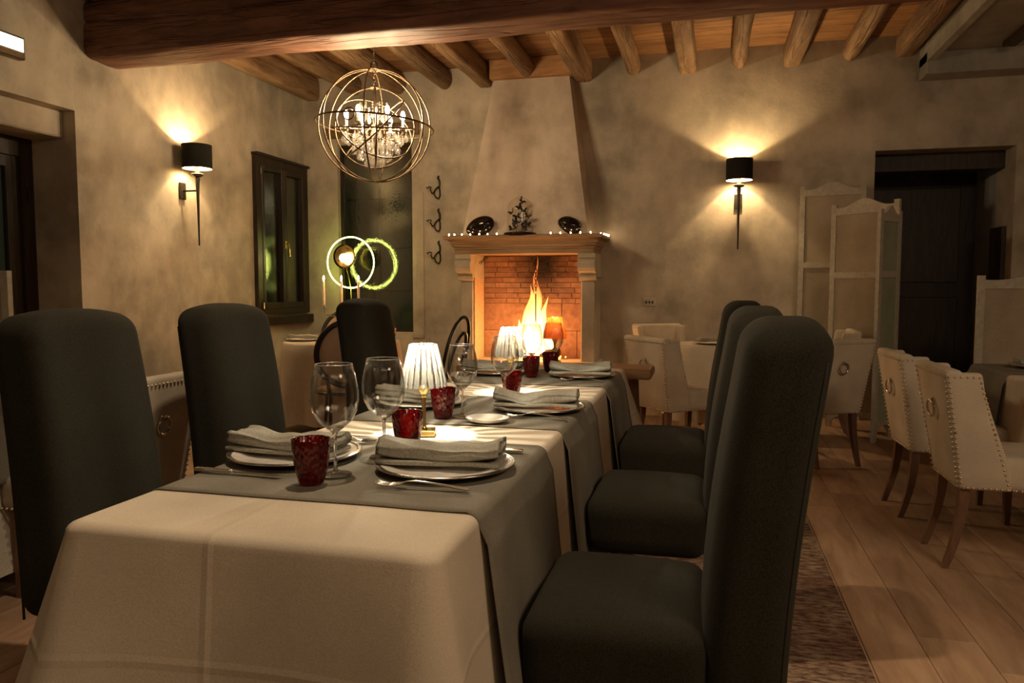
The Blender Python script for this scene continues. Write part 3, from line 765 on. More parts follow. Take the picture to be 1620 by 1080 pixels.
# pebble vases
def pebble(loc, sx, sz, tilt, lab, seed):
    bm = bmesh.new(); sphere(bm, (0, 0, 0), 1, 4)
    for v in bm.verts:
        p = v.co.copy(); k = 1+.22*(p.x)*(.5)+.08*nz(p.x+seed, p.z, 1)
        v.co = Vector((p.x*sx, p.y*.07, p.z*sz*k))
    rot = Matrix.Rotation(tilt, 4, 'Y')
    for v in bm.verts: v.co = rot @ v.co
    mz = min(v.co.z for v in bm.verts)
    for v in bm.verts: v.co.z -= mz
    e = empty('pebble_vase', loc, lab, 'vase', 0, 'black pebble vases on the mantel'); obj('body', bm, M['black_gloss'], e, smooth=True)
    bm = bmesh.new(); tube(bm, ringpts((0, 0, 0), .018, (0, 0, 1), 16), .003, 6, closed=True)
    o = obj('mouth', bm, M['black_gloss'], e, smooth=True, loc=(sx*.25, -.02, sz*2*.93)); return e
pebble((-2.145, 7.13, 1.699), .148, .09, R(-20), 'larger glossy black pebble vase on the left of the mantel', 0)
pebble((-1.265, 7.13, 1.699), .118, .078, R(22), 'smaller glossy black pebble vase on the right of the mantel', 4)
# butterfly dome
dm = empty('butterfly_cloche', (-1.745, 7.13, 1.699), 'glass cloche full of dark butterflies on the mantel', 'cloche')
obj('base', lathe([(0, 0), (.155, 0), (.16, .008), (.155, .022), (.14, .026), (0, .026)], 40), M['black_gloss'], dm, smooth=True, angle=40)
obj('glass_dome', lathe([(.125, .026), (.125, .24)]+[(.125*math.cos(a), .24+.125*math.sin(a)) for a in [R(i*9) for i in range(1, 10)]]+[(0, .365)], 36), M['dome'], dm, smooth=True)
bw = bmesh.new()
for s in (-1, 1):
    o1 = [(0, 0), (s*.012, .022), (s*.032, .030), (s*.034, .012), (s*.018, 0), (s*.026, -.014), (s*.012, -.020), (0, -.006)]
    A = [bw.verts.new((p[0], -abs(p[0])*.5, p[1])) for p in o1]; B = [bw.verts.new((p[0], -abs(p[0])*.5+.0015, p[1])) for p in o1]
    bw.faces.new(A); bw.faces.new(B[::-1])
    for i in range(8): bw.faces.new([A[i], B[i], B[(i+1) % 8], A[(i+1) % 8]])
sphere(bw, (0, 0, 0), .005, 1, (.8, 1, 3.2))
bme = bpy.data.meshes.new('butterfly'); bmesh.ops.recalc_face_normals(bw, faces=bw.faces); bw.to_mesh(bme); bw.free(); bme.materials.append(M['black_paint'])
bm = bmesh.new()
for i, (x, y, z) in enumerate([(-.075, -.02, .06), (-.03, -.04, .07), (.06, -.02, .055), (-.06, .03, .12), (-.025, -.03, .13), (.03, .02, .12), (.07, .02, .11), (-.08, .0, .22), (-.025, -.02, .18), (.03, -.03, .17), (.075, .0, .18), (.03, .02, .235), (-.01, .0, .27), (.015, -.01, .325), (.045, -.03, .08)]):
    b = link('butterfly', bme, None, dm, (x, y, z), (R(random.uniform(-30, 30)), R(random.uniform(-50, 50)), R(random.uniform(-40, 40)))); b.scale = (1.05,)*3
    tube(bm, [(x*.4, y*.4, .026), (x*.8, y*.8, z*.6), (x, y, z)], .0012, 4)
obj('twig', bm, M['black_paint'], dm)
# coat hooks
for i, (z, lb) in enumerate(((2.235, 'topmost'), (1.895, 'middle'), (1.56, 'lowest'))):
    h = empty('coat_hook', (-2.745, YB, z-.01), lb+' of the three wrought iron coat hooks left of the fireplace', 'coat hook', 0, 'wrought iron coat hooks')
    bm = bmesh.new(); tube(bm, [(.01, -.012, .14), (.0, -.014, .12), (.018, -.014, .08), (.02, -.014, .04), (.012, -.013, 0)], [.008, .012, .011, .009, .009], 8); obj('back_plate', bm, M['iron'], h, smooth=True)
    bm = bmesh.new(); tube(bm, [(.012, -.014, .03), (-.02, -.03, 0), (-.035, -.05, -.04), (-.015, -.045, -.085), (.01, -.025, -.10), (.022, -.015, -.07), (.02, -.012, 0)], [.008, .008, .008, .009, .009, .008, .008], 8); obj('hook', bm, M['iron'], h, smooth=True)
    bm = bmesh.new(); tube(bm, [(-.03, -.04, -.04), (-.05, -.06, -.045), (-.062, -.075, -.01), (-.05, -.08, .012), (-.078, -.085, .018), (-.085, -.09, .0), (-.10, -.095, .015)], [.008, .008, .007, .008, .009, .008, .006], 8); obj('curl', bm, M['iron'], h, smooth=True)

# ------------------------------------------------------------------ wall sconces (light faces local -Y = into the room)
def sconce(loc, rz, lab, power):
    s = empty('wall_sconce', loc, lab, 'wall lamp', rz, 'torch wall sconces')
    obj('wall_plate', bbox(-.035, .035, -.022, 0, -.07, .07, .004), M['iron'], s)
    bm = bmesh.new(); tube(bm, [(0, -.02, -.0), (0, -.16, 0)], .008, 8); obj('arm', bm, M['iron'], s, smooth=True)
    bm = lathe([(0, -.46), (.006, -.455), (.008, -.3), (.012, -.05), (.016, .06), (.02, .10), (.016, .11), (.045, .12), (.05, .135), (.045, .14), (0, .14)], 16, cx=0, cy=-.16); obj('stem', bm, M['iron'], s, smooth=True, angle=50)
    bm = lathe([(0, .14), (.016, .14), (.016, .20), (0, .20)], 14, cx=0, cy=-.16); obj('candle_sleeve', bm, M['candle'], s)
    bm = lathe([(.118, .18), (.12, .18), (.12, .375), (.118, .375), (.1165, .375)], 40, cx=0, cy=-.16); sh = obj('lamp_shade', bm, M['shade_out'], s, smooth=True, angle=40)
    bm = lathe([(.1165, .375), (.1165, .18)], 40, cx=0, cy=-.16); obj('shade_lining', bm, M['shade_in'], sh, smooth=True)
    bm = bmesh.new(); sphere(bm, (0, -.16, .245), .02, 2, (1, 1, 1.6)); obj('light_bulb', bm, M['bulb'], s, smooth=True)
    point('sconce_light', (0, -.16, .30), power, (1, .68, .33), .012, s)
    return s
sconce((.275, YB, 2.015), 0, 'black torch wall sconce on the back wall right of the fireplace', 15)
sconce((XL, 5.57, 2.01), R(90), 'black torch wall sconce on the left wall beside the small window', 12)

# ------------------------------------------------------------------ chandelier
cz = 2.26; cl = (-2.385, 5.25, 0)
C_ = empty('orb_chandelier', (cl[0], cl[1], 2.385), 'round iron orb chandelier with crystal drops and candle bulbs hanging from the beams', 'chandelier')
RO = .405
def hoop(name, r, nrm, tr=.006, c=(0, 0, 0)):
    bm = bmesh.new(); tube(bm, ringpts(c, r, nrm, 72), tr, 6, closed=True); return obj(name, bm, M['bronze'], C_, smooth=True)
hoop('outer_hoop', RO, (1, .25, 0)); hoop('outer_hoop', RO, (-.45, 1, 0)); hoop('outer_hoop', RO, (.95, -.75, 0)); hoop('outer_hoop', RO, (.15, 1, 0))
hoop('equator_hoop', RO*1.06, (.06, .03, 1), .007)
ci = (0, 0, -.015)
hoop('inner_hoop', .29, (-.3, 1, 0), .006, ci); hoop('inner_hoop', .29, (1, .5, 0), .006, ci); hoop('inner_hoop', .29, (.8, -.7, .75), .006, ci); hoop('inner_hoop', .29, (.06, -.16, 1), .006, ci); hoop('inner_hoop', .29, (-.55, -.5, .7), .006, ci)
bm = bmesh.new(); tube(bm, ringpts((0, 0, RO), .045, (0, 0, 1), 24), .006, 6, closed=True); tube(bm, ringpts((0, 0, .275), .03, (0, 0, 1), 24), .006, 6, closed=True); obj('top_ring', bm, M['bronze'], C_, smooth=True)
bm = bmesh.new(); tube(bm, ringpts((0, 0, -RO), .03, (0, 0, 1), 20), .006, 6, closed=True); obj('bottom_ring', bm, M['bronze'], C_, smooth=True)
bm = bmesh.new(); tube(bm, ringpts((-.06, -.30, .03), .042, (.05, -1, .1), 28), .005, 6, closed=True); obj('boss_ring', bm, M['bronze'], C_, smooth=True)
bm = bmesh.new(); tube(bm, ringpts((0, 0, RO+.03), .025, (0, 1, 0), 20), .006, 6, closed=True); tube(bm, [(0, 0, RO+.05), (0, 0, 3.44-2.385)], .0035, 6); obj('hanging_wire', bm, M['iron'], C_, smooth=True)
for k in range(5):
    bm = bmesh.new(); tube(bm, ringpts((0, 0, .385-k*.024), .014, (1, 0, 0) if k % 2 else (0, 1, 0), 14), .003, 6, closed=True); obj('chain_link', bm, M['bronze'], C_, smooth=True)
obj('centre_column', lathe([(0, -.16), (.012, -.155), (.02, -.12), (.012, -.09), (.025, -.05), (.012, -.02), (.012, .05), (.03, .07), (.012, .09), (.008, .27), (0, .27)], 14), M['bronze'], C_, smooth=True)
dropm = bpy.data.meshes.new('crystal_drop'); bm = lathe([(0, .018), (.003, .014), (.005, .006), (.011, -.004), (.013, -.014), (.009, -.024), (0, -.031)], 7); bm.to_mesh(dropm); bm.free(); dropm.materials.append(M['crystal'])
beadm = bpy.data.meshes.new('crystal_bead'); bm = bmesh.new(); sphere(bm, (0, 0, 0), .008, 1); bm.to_mesh(beadm); bm.free(); beadm.materials.append(M['crystal'])
for k in range(6):
    a = 2*PI*k/6+.35; c, s = math.cos(a), math.sin(a)
    bm = bmesh.new(); tube(bm, [(c*r, s*r, z) for r, z in ((.01, -.06), (.07, -.10), (.14, -.10), (.195, -.06), (.205, -.02))], .005, 6); ar = obj('candle_arm', bm, M['bronze'], C_, smooth=True)
    obj('drip_pan', lathe([(0, -.02), (.03, -.018), (.034, -.008), (.01, -.004), (.01, .05), (0, .05)], 14, cx=c*.205, cy=s*.205), M['shade_in'], ar, smooth=True, angle=40)
    bm = bmesh.new(); sphere(bm, (c*.205, s*.205, .078), .016, 2, (1, 1, 2.2)); obj('light_bulb', bm, M['bulb'], C_, smooth=True)
    point('chandelier_light', (c*.205, s*.205, .085), 5.3, (1, .74, .42), .014, C_)
nd_ = 0
for ring, (r, zt, n, ln) in enumerate(((.215, -.045, 26, 2), (.16, -.08, 22, 4), (.11, -.10, 18, 6), (.06, -.11, 12, 8), (.10, .15, 12, 4))):
    for k in range(n):
        a = 2*PI*k/n+ring*.2; rr = r*(1+random.uniform(-.1, .15)); x, y = rr*math.cos(a), rr*math.sin(a)
        for j in range(ln-1): link('crystal_bead', beadm, None, C_, (x, y, zt-j*.017), (0, 0, random.random()))
        d = link('crystal_drop', dropm, None, C_, (x, y, zt-(ln-1)*.017-.02-random.random()*.012), (0, 0, random.random()*3)); d.scale = (1.25, 1.25, random.uniform(1.2, 1.6))
bm = bmesh.new(); sphere(bm, (0, 0, -.285), .02, 2); obj('crystal_ball', bm, M['crystal'], C_)

# ------------------------------------------------------------------ cloth helpers
def cloth_out(px, py, h, x0, x1, y0, y1, flare, fold, seed, flares):
    cw = math.exp(-((min(abs(px-x0), abs(px-x1))**2+min(abs(py-y0), abs(py-y1))**2)/.012))
    out = flare*h + fold*h**1.2*(.5+nz(px*4+seed, py*4, 0)*1.1+.35*math.sin((px+py)*17+seed)) + cw*.06*h
    for (fx, fy, amt, sg) in (flares or ()): out += amt*h*math.exp(-((px-fx)**2+(py-fy)**2)/sg**2)
    return out
def drape(x0, x1, y0, y1, z, hang, flare, fold, seed, cr=.024, flares=None, nper=240):
    """tablecloth: flat top, rounded edge, hanging skirt with folds"""
    bm = bmesh.new()
    Lx, Ly = x1-x0, y1-y0
    def per(t, inset, rad):
        # rounded rectangle perimeter; returns point and outward normal
        a0, a1, b0, b1 = x0+inset, x1-inset, y0+inset, y1-inset
        rad = max(rad, .001); sx, sy = (a1-a0-2*rad), (b1-b0-2*rad); q = PI/2*rad
        tot = 2*sx+2*sy+4*q; d = t*tot
        segs = [('l', sx, (a0+rad, b0), (1, 0), (0, -1)), ('c', q, (a1-rad, b0+rad), -PI/2, 0), ('l', sy, (a1, b0+rad), (0, 1), (1, 0)), ('c', q, (a1-rad, b1-rad), 0, 0),
                ('l', sx, (a1-rad, b1), (-1, 0), (0, 1)), ('c', q, (a0+rad, b1-rad), PI/2, 0), ('l', sy, (a0, b1-rad), (0, -1), (-1, 0)), ('c', q, (a0+rad, b0+rad), PI, 0)]
        for k, l, p, dr, nr in segs:
            if d <= l+1e-9:
                if k == 'l': return (p[0]+dr[0]*d, p[1]+dr[1]*d), nr
                a = dr+d/rad; return (p[0]+rad*math.cos(a), p[1]+rad*math.sin(a)), (math.cos(a), math.sin(a))
            d -= l
        return (a0+rad, b0), (0, -1)
    prof = [(.06, 0, 0), (cr*1.05, 0, 0)]
    for i in range(1, 6): a = PI/2*i/5; prof.append((cr-cr*math.sin(a), cr-cr*math.cos(a), 0))
    nrow = 16
    for i in range(1, nrow+1): prof.append((0, cr+(hang-cr)*i/nrow, i/nrow))
    rings = []
    rad = .024
    for inset, dz, h in prof:
        ring = []
        for k in range(nper):
            t = k/nper; (px, py), (nx, ny) = per(t, inset, rad if inset < .05 else .02)
            out = 0
            if h > 0:
                out = cloth_out(px, py, h, x0, x1, y0, y1, flare, fold, seed, flares)
            ring.append(bm.verts.new((px+nx*out, py+ny*out, z-dz+(.006*nz(px*6, py*6, seed) if h == 1 else 0))))
        rings.append(ring)
    bm.faces.new(rings[0])
    for a, b in zip(rings, rings[1:]):
        for i in range(nper): j = (i+1) % nper; bm.faces.new([a[i], b[i], b[j], a[j]])
    return bm
def runner(x0, x1, ya, yb, z, hl, hr, seed, cloth, cr=.028):
    """cloth strip across the table in x, hanging both sides"""
    path = []
    for i in range(10): path.append((x0-.002, z-hl+(hl-cr)*i/10, 1-i/10))
    for i in range(6): a = PI/2*i/5; path.append((x0+cr-cr*math.cos(a)-.002, z-cr+cr*math.sin(a), 0))
    for i in range(1, 20): path.append((x0+cr+(x1-x0-2*cr)*i/20, z, 0))
    for i in range(6): a = PI/2*i/5; path.append((x1-cr+cr*math.sin(a)+.002, z-cr+cr*math.cos(a), 0))
    for i in range(1, 15): path.append((x1+.002, z-cr-(hr-cr)*i/14, i/14))
    bm = bmesh.new(); nv = 26
    rows = []
    for x, zz, h in path:
        r = []
        for j in range(nv):
            v = j/(nv-1); y = ya+(yb-ya)*v
            y += .006*nz(x*5, seed, v*.01) + h*.012*math.sin(seed+v*2)
            top = abs(zz-z) < 1e-6
            w = (.0035*max(0, nz(x*9, y*9, seed))+.0008) if top else 0
            s = 1 if x > (x0+x1)/2 else -1
            o = 0
            if h:
                cy0, cy1, chang, cfl, cfo, csd, cfs = cloth
                hh = max(0, min(1, (z-zz-.024)/(chang-.024)))
                o = cloth_out(x1 if s > 0 else x0, y, hh, x0, x1, cy0, cy1, cfl, cfo, csd, cfs)+.012+.02*h+.006*math.sin(y*14+seed)*h
            r.append(bm.verts.new((x+s*max(o, -.0)*1.0, y, zz+w)))
        rows.append(r)
    for a, b in zip(rows, rows[1:]):
        for j in range(nv-1): bm.faces.new([a[j], a[j+1], b[j+1], b[j]])
    bmesh.ops.recalc_face_normals(bm, faces=bm.faces)
    bmesh.ops.solidify(bm, geom=bm.faces[:], thickness=.0018)
    return bm

# ------------------------------------------------------------------ long table
TX0, TX1, TY0, TY1, TZ = -1.19, -.425, 1.155, 4.17, .762
tb = empty('dining_table', ((TX0+TX1)/2, (TY0+TY1)/2, 0), 'long dining table hidden under the pale linen cloth in the foreground', 'table')
cx = tb.location.copy()
obj('tabletop', L(bbox(TX0+.03, TX1-.03, TY0+.03, TY1-.03, .715, .745, .004)), M['table_wood'], tb)
for x in (TX0+.10, TX1-.10):
    for y in (TY0+.12, TY1-.12): obj('leg', L(bbox(x-.03, x+.03, y-.03, y+.03, .0065, .715, .004)), M['table_wood'], tb)
FL = [(TX0, TY0, .10, .25), (TX1, TY1, .10, .18), (TX0, TY1, .06, .2)]
tc = tag(obj('tablecloth', drape(TX0, TX1, TY0, TY1, TZ, .60, .035, .018, 3, flares=FL), M['linen'], smooth=True), 'pale linen tablecloth draped over the long foreground table', 'tablecloth')
RUN = [(1.40, 2.055), (2.30, 2.935), (3.345, 3.98)]
for i, (a, b) in enumerate(RUN):
    tag(obj('table_runner', runner(TX0, TX1, a, b, TZ+.003, .30, .52, i*3.1, (TY0, TY1, .60, .035, .018, 3, FL)), M['runner'], smooth=True), ('nearest grey table runner crossing the long table', 'middle grey table runner on the long table, under the second place settings', 'farthest grey table runner on the long table, nearest the fireplace')[i], 'table runner', 'grey runners on the long table')
ZR = TZ+.0075

# wooden table end beyond the cloth
wt = empty('wooden_table', (-.86, 4.36, 0), 'bare wooden table with rounded top at the far end of the long table', 'table')
cx = wt.location.copy()
bm = bbox(-1.42, -.285, 4.20, 4.50, .695, .755, .018, 3); obj('tabletop', L(bm), M['table_wood'], wt, smooth=True, angle=40)
for x in (-1.33, -.40):
    bm = bmesh.new(); tube(bm, [(x, 4.36, .70), (x+(.04 if x > -.8 else -.04), 4.36, 0)], [.032, .022], 10); obj('leg', L(bm), M['leg_wood'], wt, smooth=True, angle=50)

# ------------------------------------------------------------------ tableware prototypes
def plate_parts(name, loc, lab, r=.17, grp='silver rimmed charger plates on the long table'):
    p = empty(name, loc, lab, 'plate', 0, grp)
    obj('dish', lathe([(0, .004), (.10, .004), (.118, .006), (.135, .011), (r-.012, .014), (r-.012, .010), (.11, .001), (0, .0)], 56), M['plate'], p, smooth=True, angle=60)
    tag(obj('rim', lathe([(r-.013, .0115), (r-.012, .0155), (r-.008, .0165), (r-.006, .0150), (r-.003, .0165), (r, .015), (r-.001, .012), (r-.008, .010), (r-.013, .0115)], 64), M['steel'], p, smooth=True), 'silver beaded rim')
    return p
def napkin_bm(L_=.30, w=.115, h=.036, seed=0, droop=0.0, taper=.0):
    bm = bmesh.new(); nu, nv = 40, 34
    def f(u, v):
        # u around the roll section, v along x
        a = 2*PI*u; c, s = math.cos(a), math.sin(a); x = (v-.5)*L_
        e = .62
        wy = math.copysign(abs(c)**e, c)*w/2; hz_ = math.copysign(abs(s)**e, s)*h/2
        k = 1+.10*nz(x*9+seed, 1, c)+taper*(v-.5)
        y = wy*k+.010*nz(x*7, seed, 4); z = h/2+.004+hz_*(1+.35*nz(x*8+seed, 6, 0))
        if s > -.2: z += .010*nz(x*13+seed, y*20, 0)+.004*math.sin(c*5+x*22+seed)-.005*max(0, math.sin(y*60+x*12+seed))**3
        if c < -.55: z += 0; y += .003*math.sin(s*9)       # folded layers on the side
        z += droop*(1-math.cos((v-.5)*3))*h
        return (x, y, max(z, .0005))
    vs = grid(bm, nu, nv, f, closed_u=True)
    for e_ in (0, -1):
        ring = [r[e_] for r in vs]; cc = Vector((0, 0, 0))
        for r_ in ring: cc += r_.co
        cc /= len(ring); inner = [bm.verts.new(cc+(r_.co-cc)*.72+Vector(((.014 if e_ == 0 else -.014), 0, 0))) for r_ in ring]
        inner2 = [bm.verts.new(cc+(r_.co-cc)*.5+Vector(((-.004 if e_ == 0 else .004), 0, 0))) for r_ in ring]
        for i in range(len(ring)):
            j = (i+1) % len(ring); bm.faces.new([ring[i], ring[j], inner[j], inner[i]]); bm.faces.new([inner[i], inner[j], inner2[j], inner2[i]])
        bm.faces.new(inner2)
    return bm
def fork(loc, rz, lab):
    f_ = empty('fork', loc, lab, 'fork', rz, 'forks beside the plates')
    bm = bmesh.new()
    prof = [(-.10, .0085, .004), (-.095, .0105, .004), (-.06, .0085, .008), (-.02, .005, .013), (.02, .0035, .016), (.04, .005, .014), (.052, .012, .009), (.066, .0135, .007)]
    top = [[bm.verts.new((x, s*w, z+.0015+(.001 if s == 0 else 0))) for s in (-1, 0, 1)] for x, w, z in prof]
    bot = [[bm.verts.new((x, s*w*.8, z-.001)) for s in (-1, 0, 1)] for x, w, z in prof]
    for i in range(len(prof)-1):
        for j in (0, 1):
            bm.faces.new([top[i][j], top[i+1][j], top[i+1][j+1], top[i][j+1]]); bm.faces.new([bot[i][j], bot[i][j+1], bot[i+1][j+1], bot[i+1][j]])
        bm.faces.new([top[i][0], bot[i][0], bot[i+1][0], top[i+1][0]]); bm.faces.new([top[i][2], top[i+1][2], bot[i+1][2], bot[i][2]])
    for i in (0, -1): bm.faces.new([*top[i], *bot[i][::-1]])
    obj('handle', bm, M['steel'], f_, smooth=True, angle=50)
    for y in (-.0112, -.0038, .0038, .0112):
        bm = bmesh.new(); tube(bm, [(.064, y, .0075), (.085, y, .0045), (.105, y*.9, .008), (.112, y*.85, .012)], [.0019, .0018, .0014, .0008], 6); obj('tine', bm, M['steel'], f_, smooth=True)
    return f_
def knife(loc, rz, lab):
    k = empty('knife', loc, lab, 'knife', rz, 'knives beside the plates')
    obj('handle', rbox(.05, .0085, .0045, .004, 3, 2, lambda p: (p.x-.07, p.y*(1+.25*(-p.x/.05)), p.z+.005)), M['steel'], k, smooth=True)
    bm = prism([(-.02, -.006), (.10, -.008), (.118, .004), (.10, .008), (-.02, .006)], .003, .0045, 'z'); obj('blade', bm, M['chrome'], k)
    return k
gp = [(0, 0), (.036, 0), (.037, .0015), (.03, .003), (.008, .007), (.0042, .014), (.0036, .05), (.0038, .085), (.007, .096), (.02, .106), (.038, .122), (.050, .145), (.0545, .168), (.054, .19), (.049, .22), (.0415, .25), (.0405, .25)]
# proportions measured from the photograph: 25 cm tall, broad bowl, straight tapering lip
wine_me = bpy.data.meshes.new('bowl'); bm = lathe(gp[8:16]+[(.0407, .2503), (.0400, .2500), (.0475, .22), (.0525, .19), (.053, .168), (.0485, .145), (.0365, .124), (.019, .109), (0, .101)], 48); bmesh.ops.recalc_face_normals(bm, faces=bm.faces); bm.to_mesh(wine_me); bm.free(); wine_me.materials.append(M['glass'])
stem_me = bpy.data.meshes.new('stem'); bm = lathe(gp[:10]+[(.018, .1085), (0, .101)], 32); bm.to_mesh(stem_me); bm.free(); stem_me.materials.append(M['solidglass'])
rim_me = bpy.data.meshes.new('lip'); bm = bmesh.new(); tube(bm, ringpts((0, 0, .2503), .0407, (0, 0, 1), 48), .0009, 6, closed=True); bm.to_mesh(rim_me); bm.free()
M['liprim'] = simple('lip_glint', (.85, .83, .78), .1, .6); rim_me.materials.append(M['liprim'])  # pale shiny colour puts a bright highlight on the clear glass rim
for me in (wine_me, stem_me, rim_me): me.polygons.foreach_set('use_smooth', [True]*len(me.polygons))
def wine(loc, lab, s=1.0, grp='wine glasses on the long table'):
    w = empty('wine_glass', loc, lab, 'wine glass', 0, grp); w.scale = (s, s, s)
    link('bowl', wine_me, None, w); link('stem', stem_me, None, w); link('lip', rim_me, None, w); return w
def rfl(r, z, a): return r*(1+.03*math.cos(a*9))
red_me = bpy.data.meshes.new('tumbler'); bm = lathe([(0, 0), (.024, 0), (.029, .004), (.033, .02), (.0385, .05), (.0415, .08), (.0425, .1), (.0415, .1015), (.0395, .1), (.0385, .08), (.0355, .05), (.030, .02), (.025, .012), (0, .011)], 54, rf=rfl); bmesh.ops.recalc_face_normals(bm, faces=bm.faces)
for v in bm.verts:
    r_ = math.hypot(v.co.x, v.co.y)
    if r_ > .02: k = 1+.012*nz(v.co.x*90, v.co.y*90, v.co.z*55); v.co.x *= k; v.co.y *= k
bm.to_mesh(red_me); bm.free(); red_me.materials.append(M['red']); red_me.polygons.foreach_set('use_smooth', [True]*len(red_me.polygons))
def tumbler(loc, lab, grp='red glass tumblers on the long table'):
    return tag(link('tumbler', red_me, None, None, loc, (0, 0, random.random()*3)), lab, 'tumbler', grp)
def table_lamp(loc, lab, power, hood='cutshade', rz=0.3, col=(1, .90, .68)):
    t = empty('table_lamp', loc, lab, 'table lamp', rz, 'crystal table lamps')
    obj('base', bbox(-.034, .034, -.034, .034, 0, .018, .002), M['brass'], t)
    obj('stem', lathe([(.012, .018), (.009, .022), (.0065, .03), (.0065, .115), (.011, .118), (.008, .124), (.015, .134), (.018, .142), (.012, .15), (.006, .152), (.006, .16), (0, .16)], 18), M['brass'], t, smooth=True, angle=50)
    def rf(r, z, a): return r*(1+.035*abs(math.cos(a*10))-(.012 if z > .26 else 0))
    prof = [(.0675, .148), (.067, .165), (.063, .185), (.058, .207), (.052, .229), (.047, .25), (.043, .268), (.0415, .275), (.039, .275), (.0445, .25), (.055, .207), (.064, .165), (.065, .148), (.0675, .148)]
    obj('lamp_shade', lathe(prof, 120, rf=rf), M[hood], t, smooth=True, angle=60)
    obj('light_source', lathe([(0, .262), (.012, .262), (.012, .268), (0, .268)], 16), M['lampled'], t)
    point('table_lamp_light', (0, 0, .255), power, col, .005, t)
    return t

# settings: (plate, napkin offset) right side then left side
settings = [
    (-.610, 1.730, 'R', 0), (-1.030, 1.750, 'L', 0), (-.578, 2.655, 'R', 1), (-1.035, 2.665, 'L', 1), (-.586, 3.690, 'R', 2), (-1.035, 3.72, 'L', 2)]
names = ['nearest', 'middle', 'farthest']
for (x, y, sd, i) in settings:
    side = 'right' if sd == 'R' else 'left'
    plate_parts('charger_plate', (x, y, ZR), f'{names[i]} silver rimmed charger plate on the {side} side of the long table')
    nb = napkin_bm(.30, .115, .036, seed=i*5+(2 if sd == 'L' else 0), droop=.5 if sd == 'R' else .3, taper=(.5 if i == 2 and sd == 'R' else .15))
    n_ = empty('napkin', (x+(-.01 if sd == 'R' else -.02), y, ZR+.015), f'{names[i]} folded grey linen napkin on the {side} side plates of the long table', 'napkin', R(6 if sd == 'R' else -4), 'folded napkins on the long table')
    obj('folded_cloth', nb, M['napkin'], n_, smooth=True)
    # lower layer of the folded cloth
    n_k = i*3+(1 if sd == 'L' else 0)
    obj('lower_fold', rbox(.152, .062, .006, .0055, 16, 2, lambda p: (p.x, p.y+.006*nz(p.x*8, n_k, 0), p.z+.006+.003*nz(p.x*12, p.y*20, n_k))), M['napkin'], n_, smooth=True)
fork((-.588, 1.53, ZR), R(182), 'fork lying in front of the nearest right charger plate')
fork((-.54, 2.46, ZR), R(176), 'fork lying in front of the middle right charger plate')
fork((-.55, 3.49, ZR), R(176), 'fork lying in front of the farthest right charger plate')
knife((-.585, 1.925, ZR), R(186), 'knife lying behind the nearest right charger plate')
knife((-1.06, 1.545, ZR), R(-2), 'knife lying in front of the nearest left charger plate')
fork((-1.00, 1.945, ZR), R(4), 'fork lying behind the nearest left charger plate')
for p, lb in (((-.853, 1.515), 'nearest red tumbler, left of centre at the front of the long table'), ((-.785, 1.915), 'red tumbler in front of the nearest crystal lamp'), ((-.853, 2.395), 'red tumbler just right of the nearest crystal lamp'), ((-.765, 2.985), 'red tumbler in front of the middle crystal lamp'), ((-.825, 3.60), 'red tumbler left of the far pair before the fire'), ((-.775, 3.83), 'rightmost red tumbler of the far pair before the fire')):
    tumbler((*p, ZR if any(a < p[1]+.02 and p[1]-.02 < b for a, b in RUN) else TZ+.0015), lb)
for p, s, lb in (((-.838, 1.60), 1.04, 'nearest wine glass, left, behind the front red tumbler'), ((-.805, 1.805), 1.02, 'second wine glass, beside the nearest crystal lamp'), ((-.795, 2.425), .98, 'wine glass right of the nearest crystal lamp'), ((-.745, 2.80), 1.0, 'wine glass in front of the middle crystal lamp'), ((-.84, 3.68), 1.0, 'far wine glass left, before the flames'), ((-.775, 3.90), 1.0, 'far wine glass in front of the amber lamp')):
    wine((*p, ZR), lb, s)
table_lamp((-.818, 2.125, TZ+.0015), 'nearest crystal table lamp with fluted glass shade and brass stem', 6.5)
table_lamp((-.80, 3.10, TZ+.0015), 'middle crystal table lamp with fluted glass shade on the long table', 5.0, rz=.2)
M['amber'] = thinglass('amber_shade', (.7, .32, .12), edge=.4, base=.15, milky=.6)
M['amber'].node_tree.nodes['Translucent BSDF'].inputs[0].default_value = (.75, .34, .12, 1)
table_lamp((-.865, 4.40, .7555), 'far table lamp with amber pleated shade on the bare wooden table', .8, 'amber', col=(1, .5, .18))
# small dish
d = empty('side_dish', (-.688, 2.36, ZR), 'small oval cream side dish on the edge of the middle runner', 'dish')
bm = lathe([(0, .003), (.05, .003), (.062, .010), (.070, .014), (.072, .013), (.066, .006), (.05, 0), (0, 0)], 44); obj('bowl', bm, M['ceramic'], d, smooth=True, angle=70); d.scale = (1, .9, 1.15)

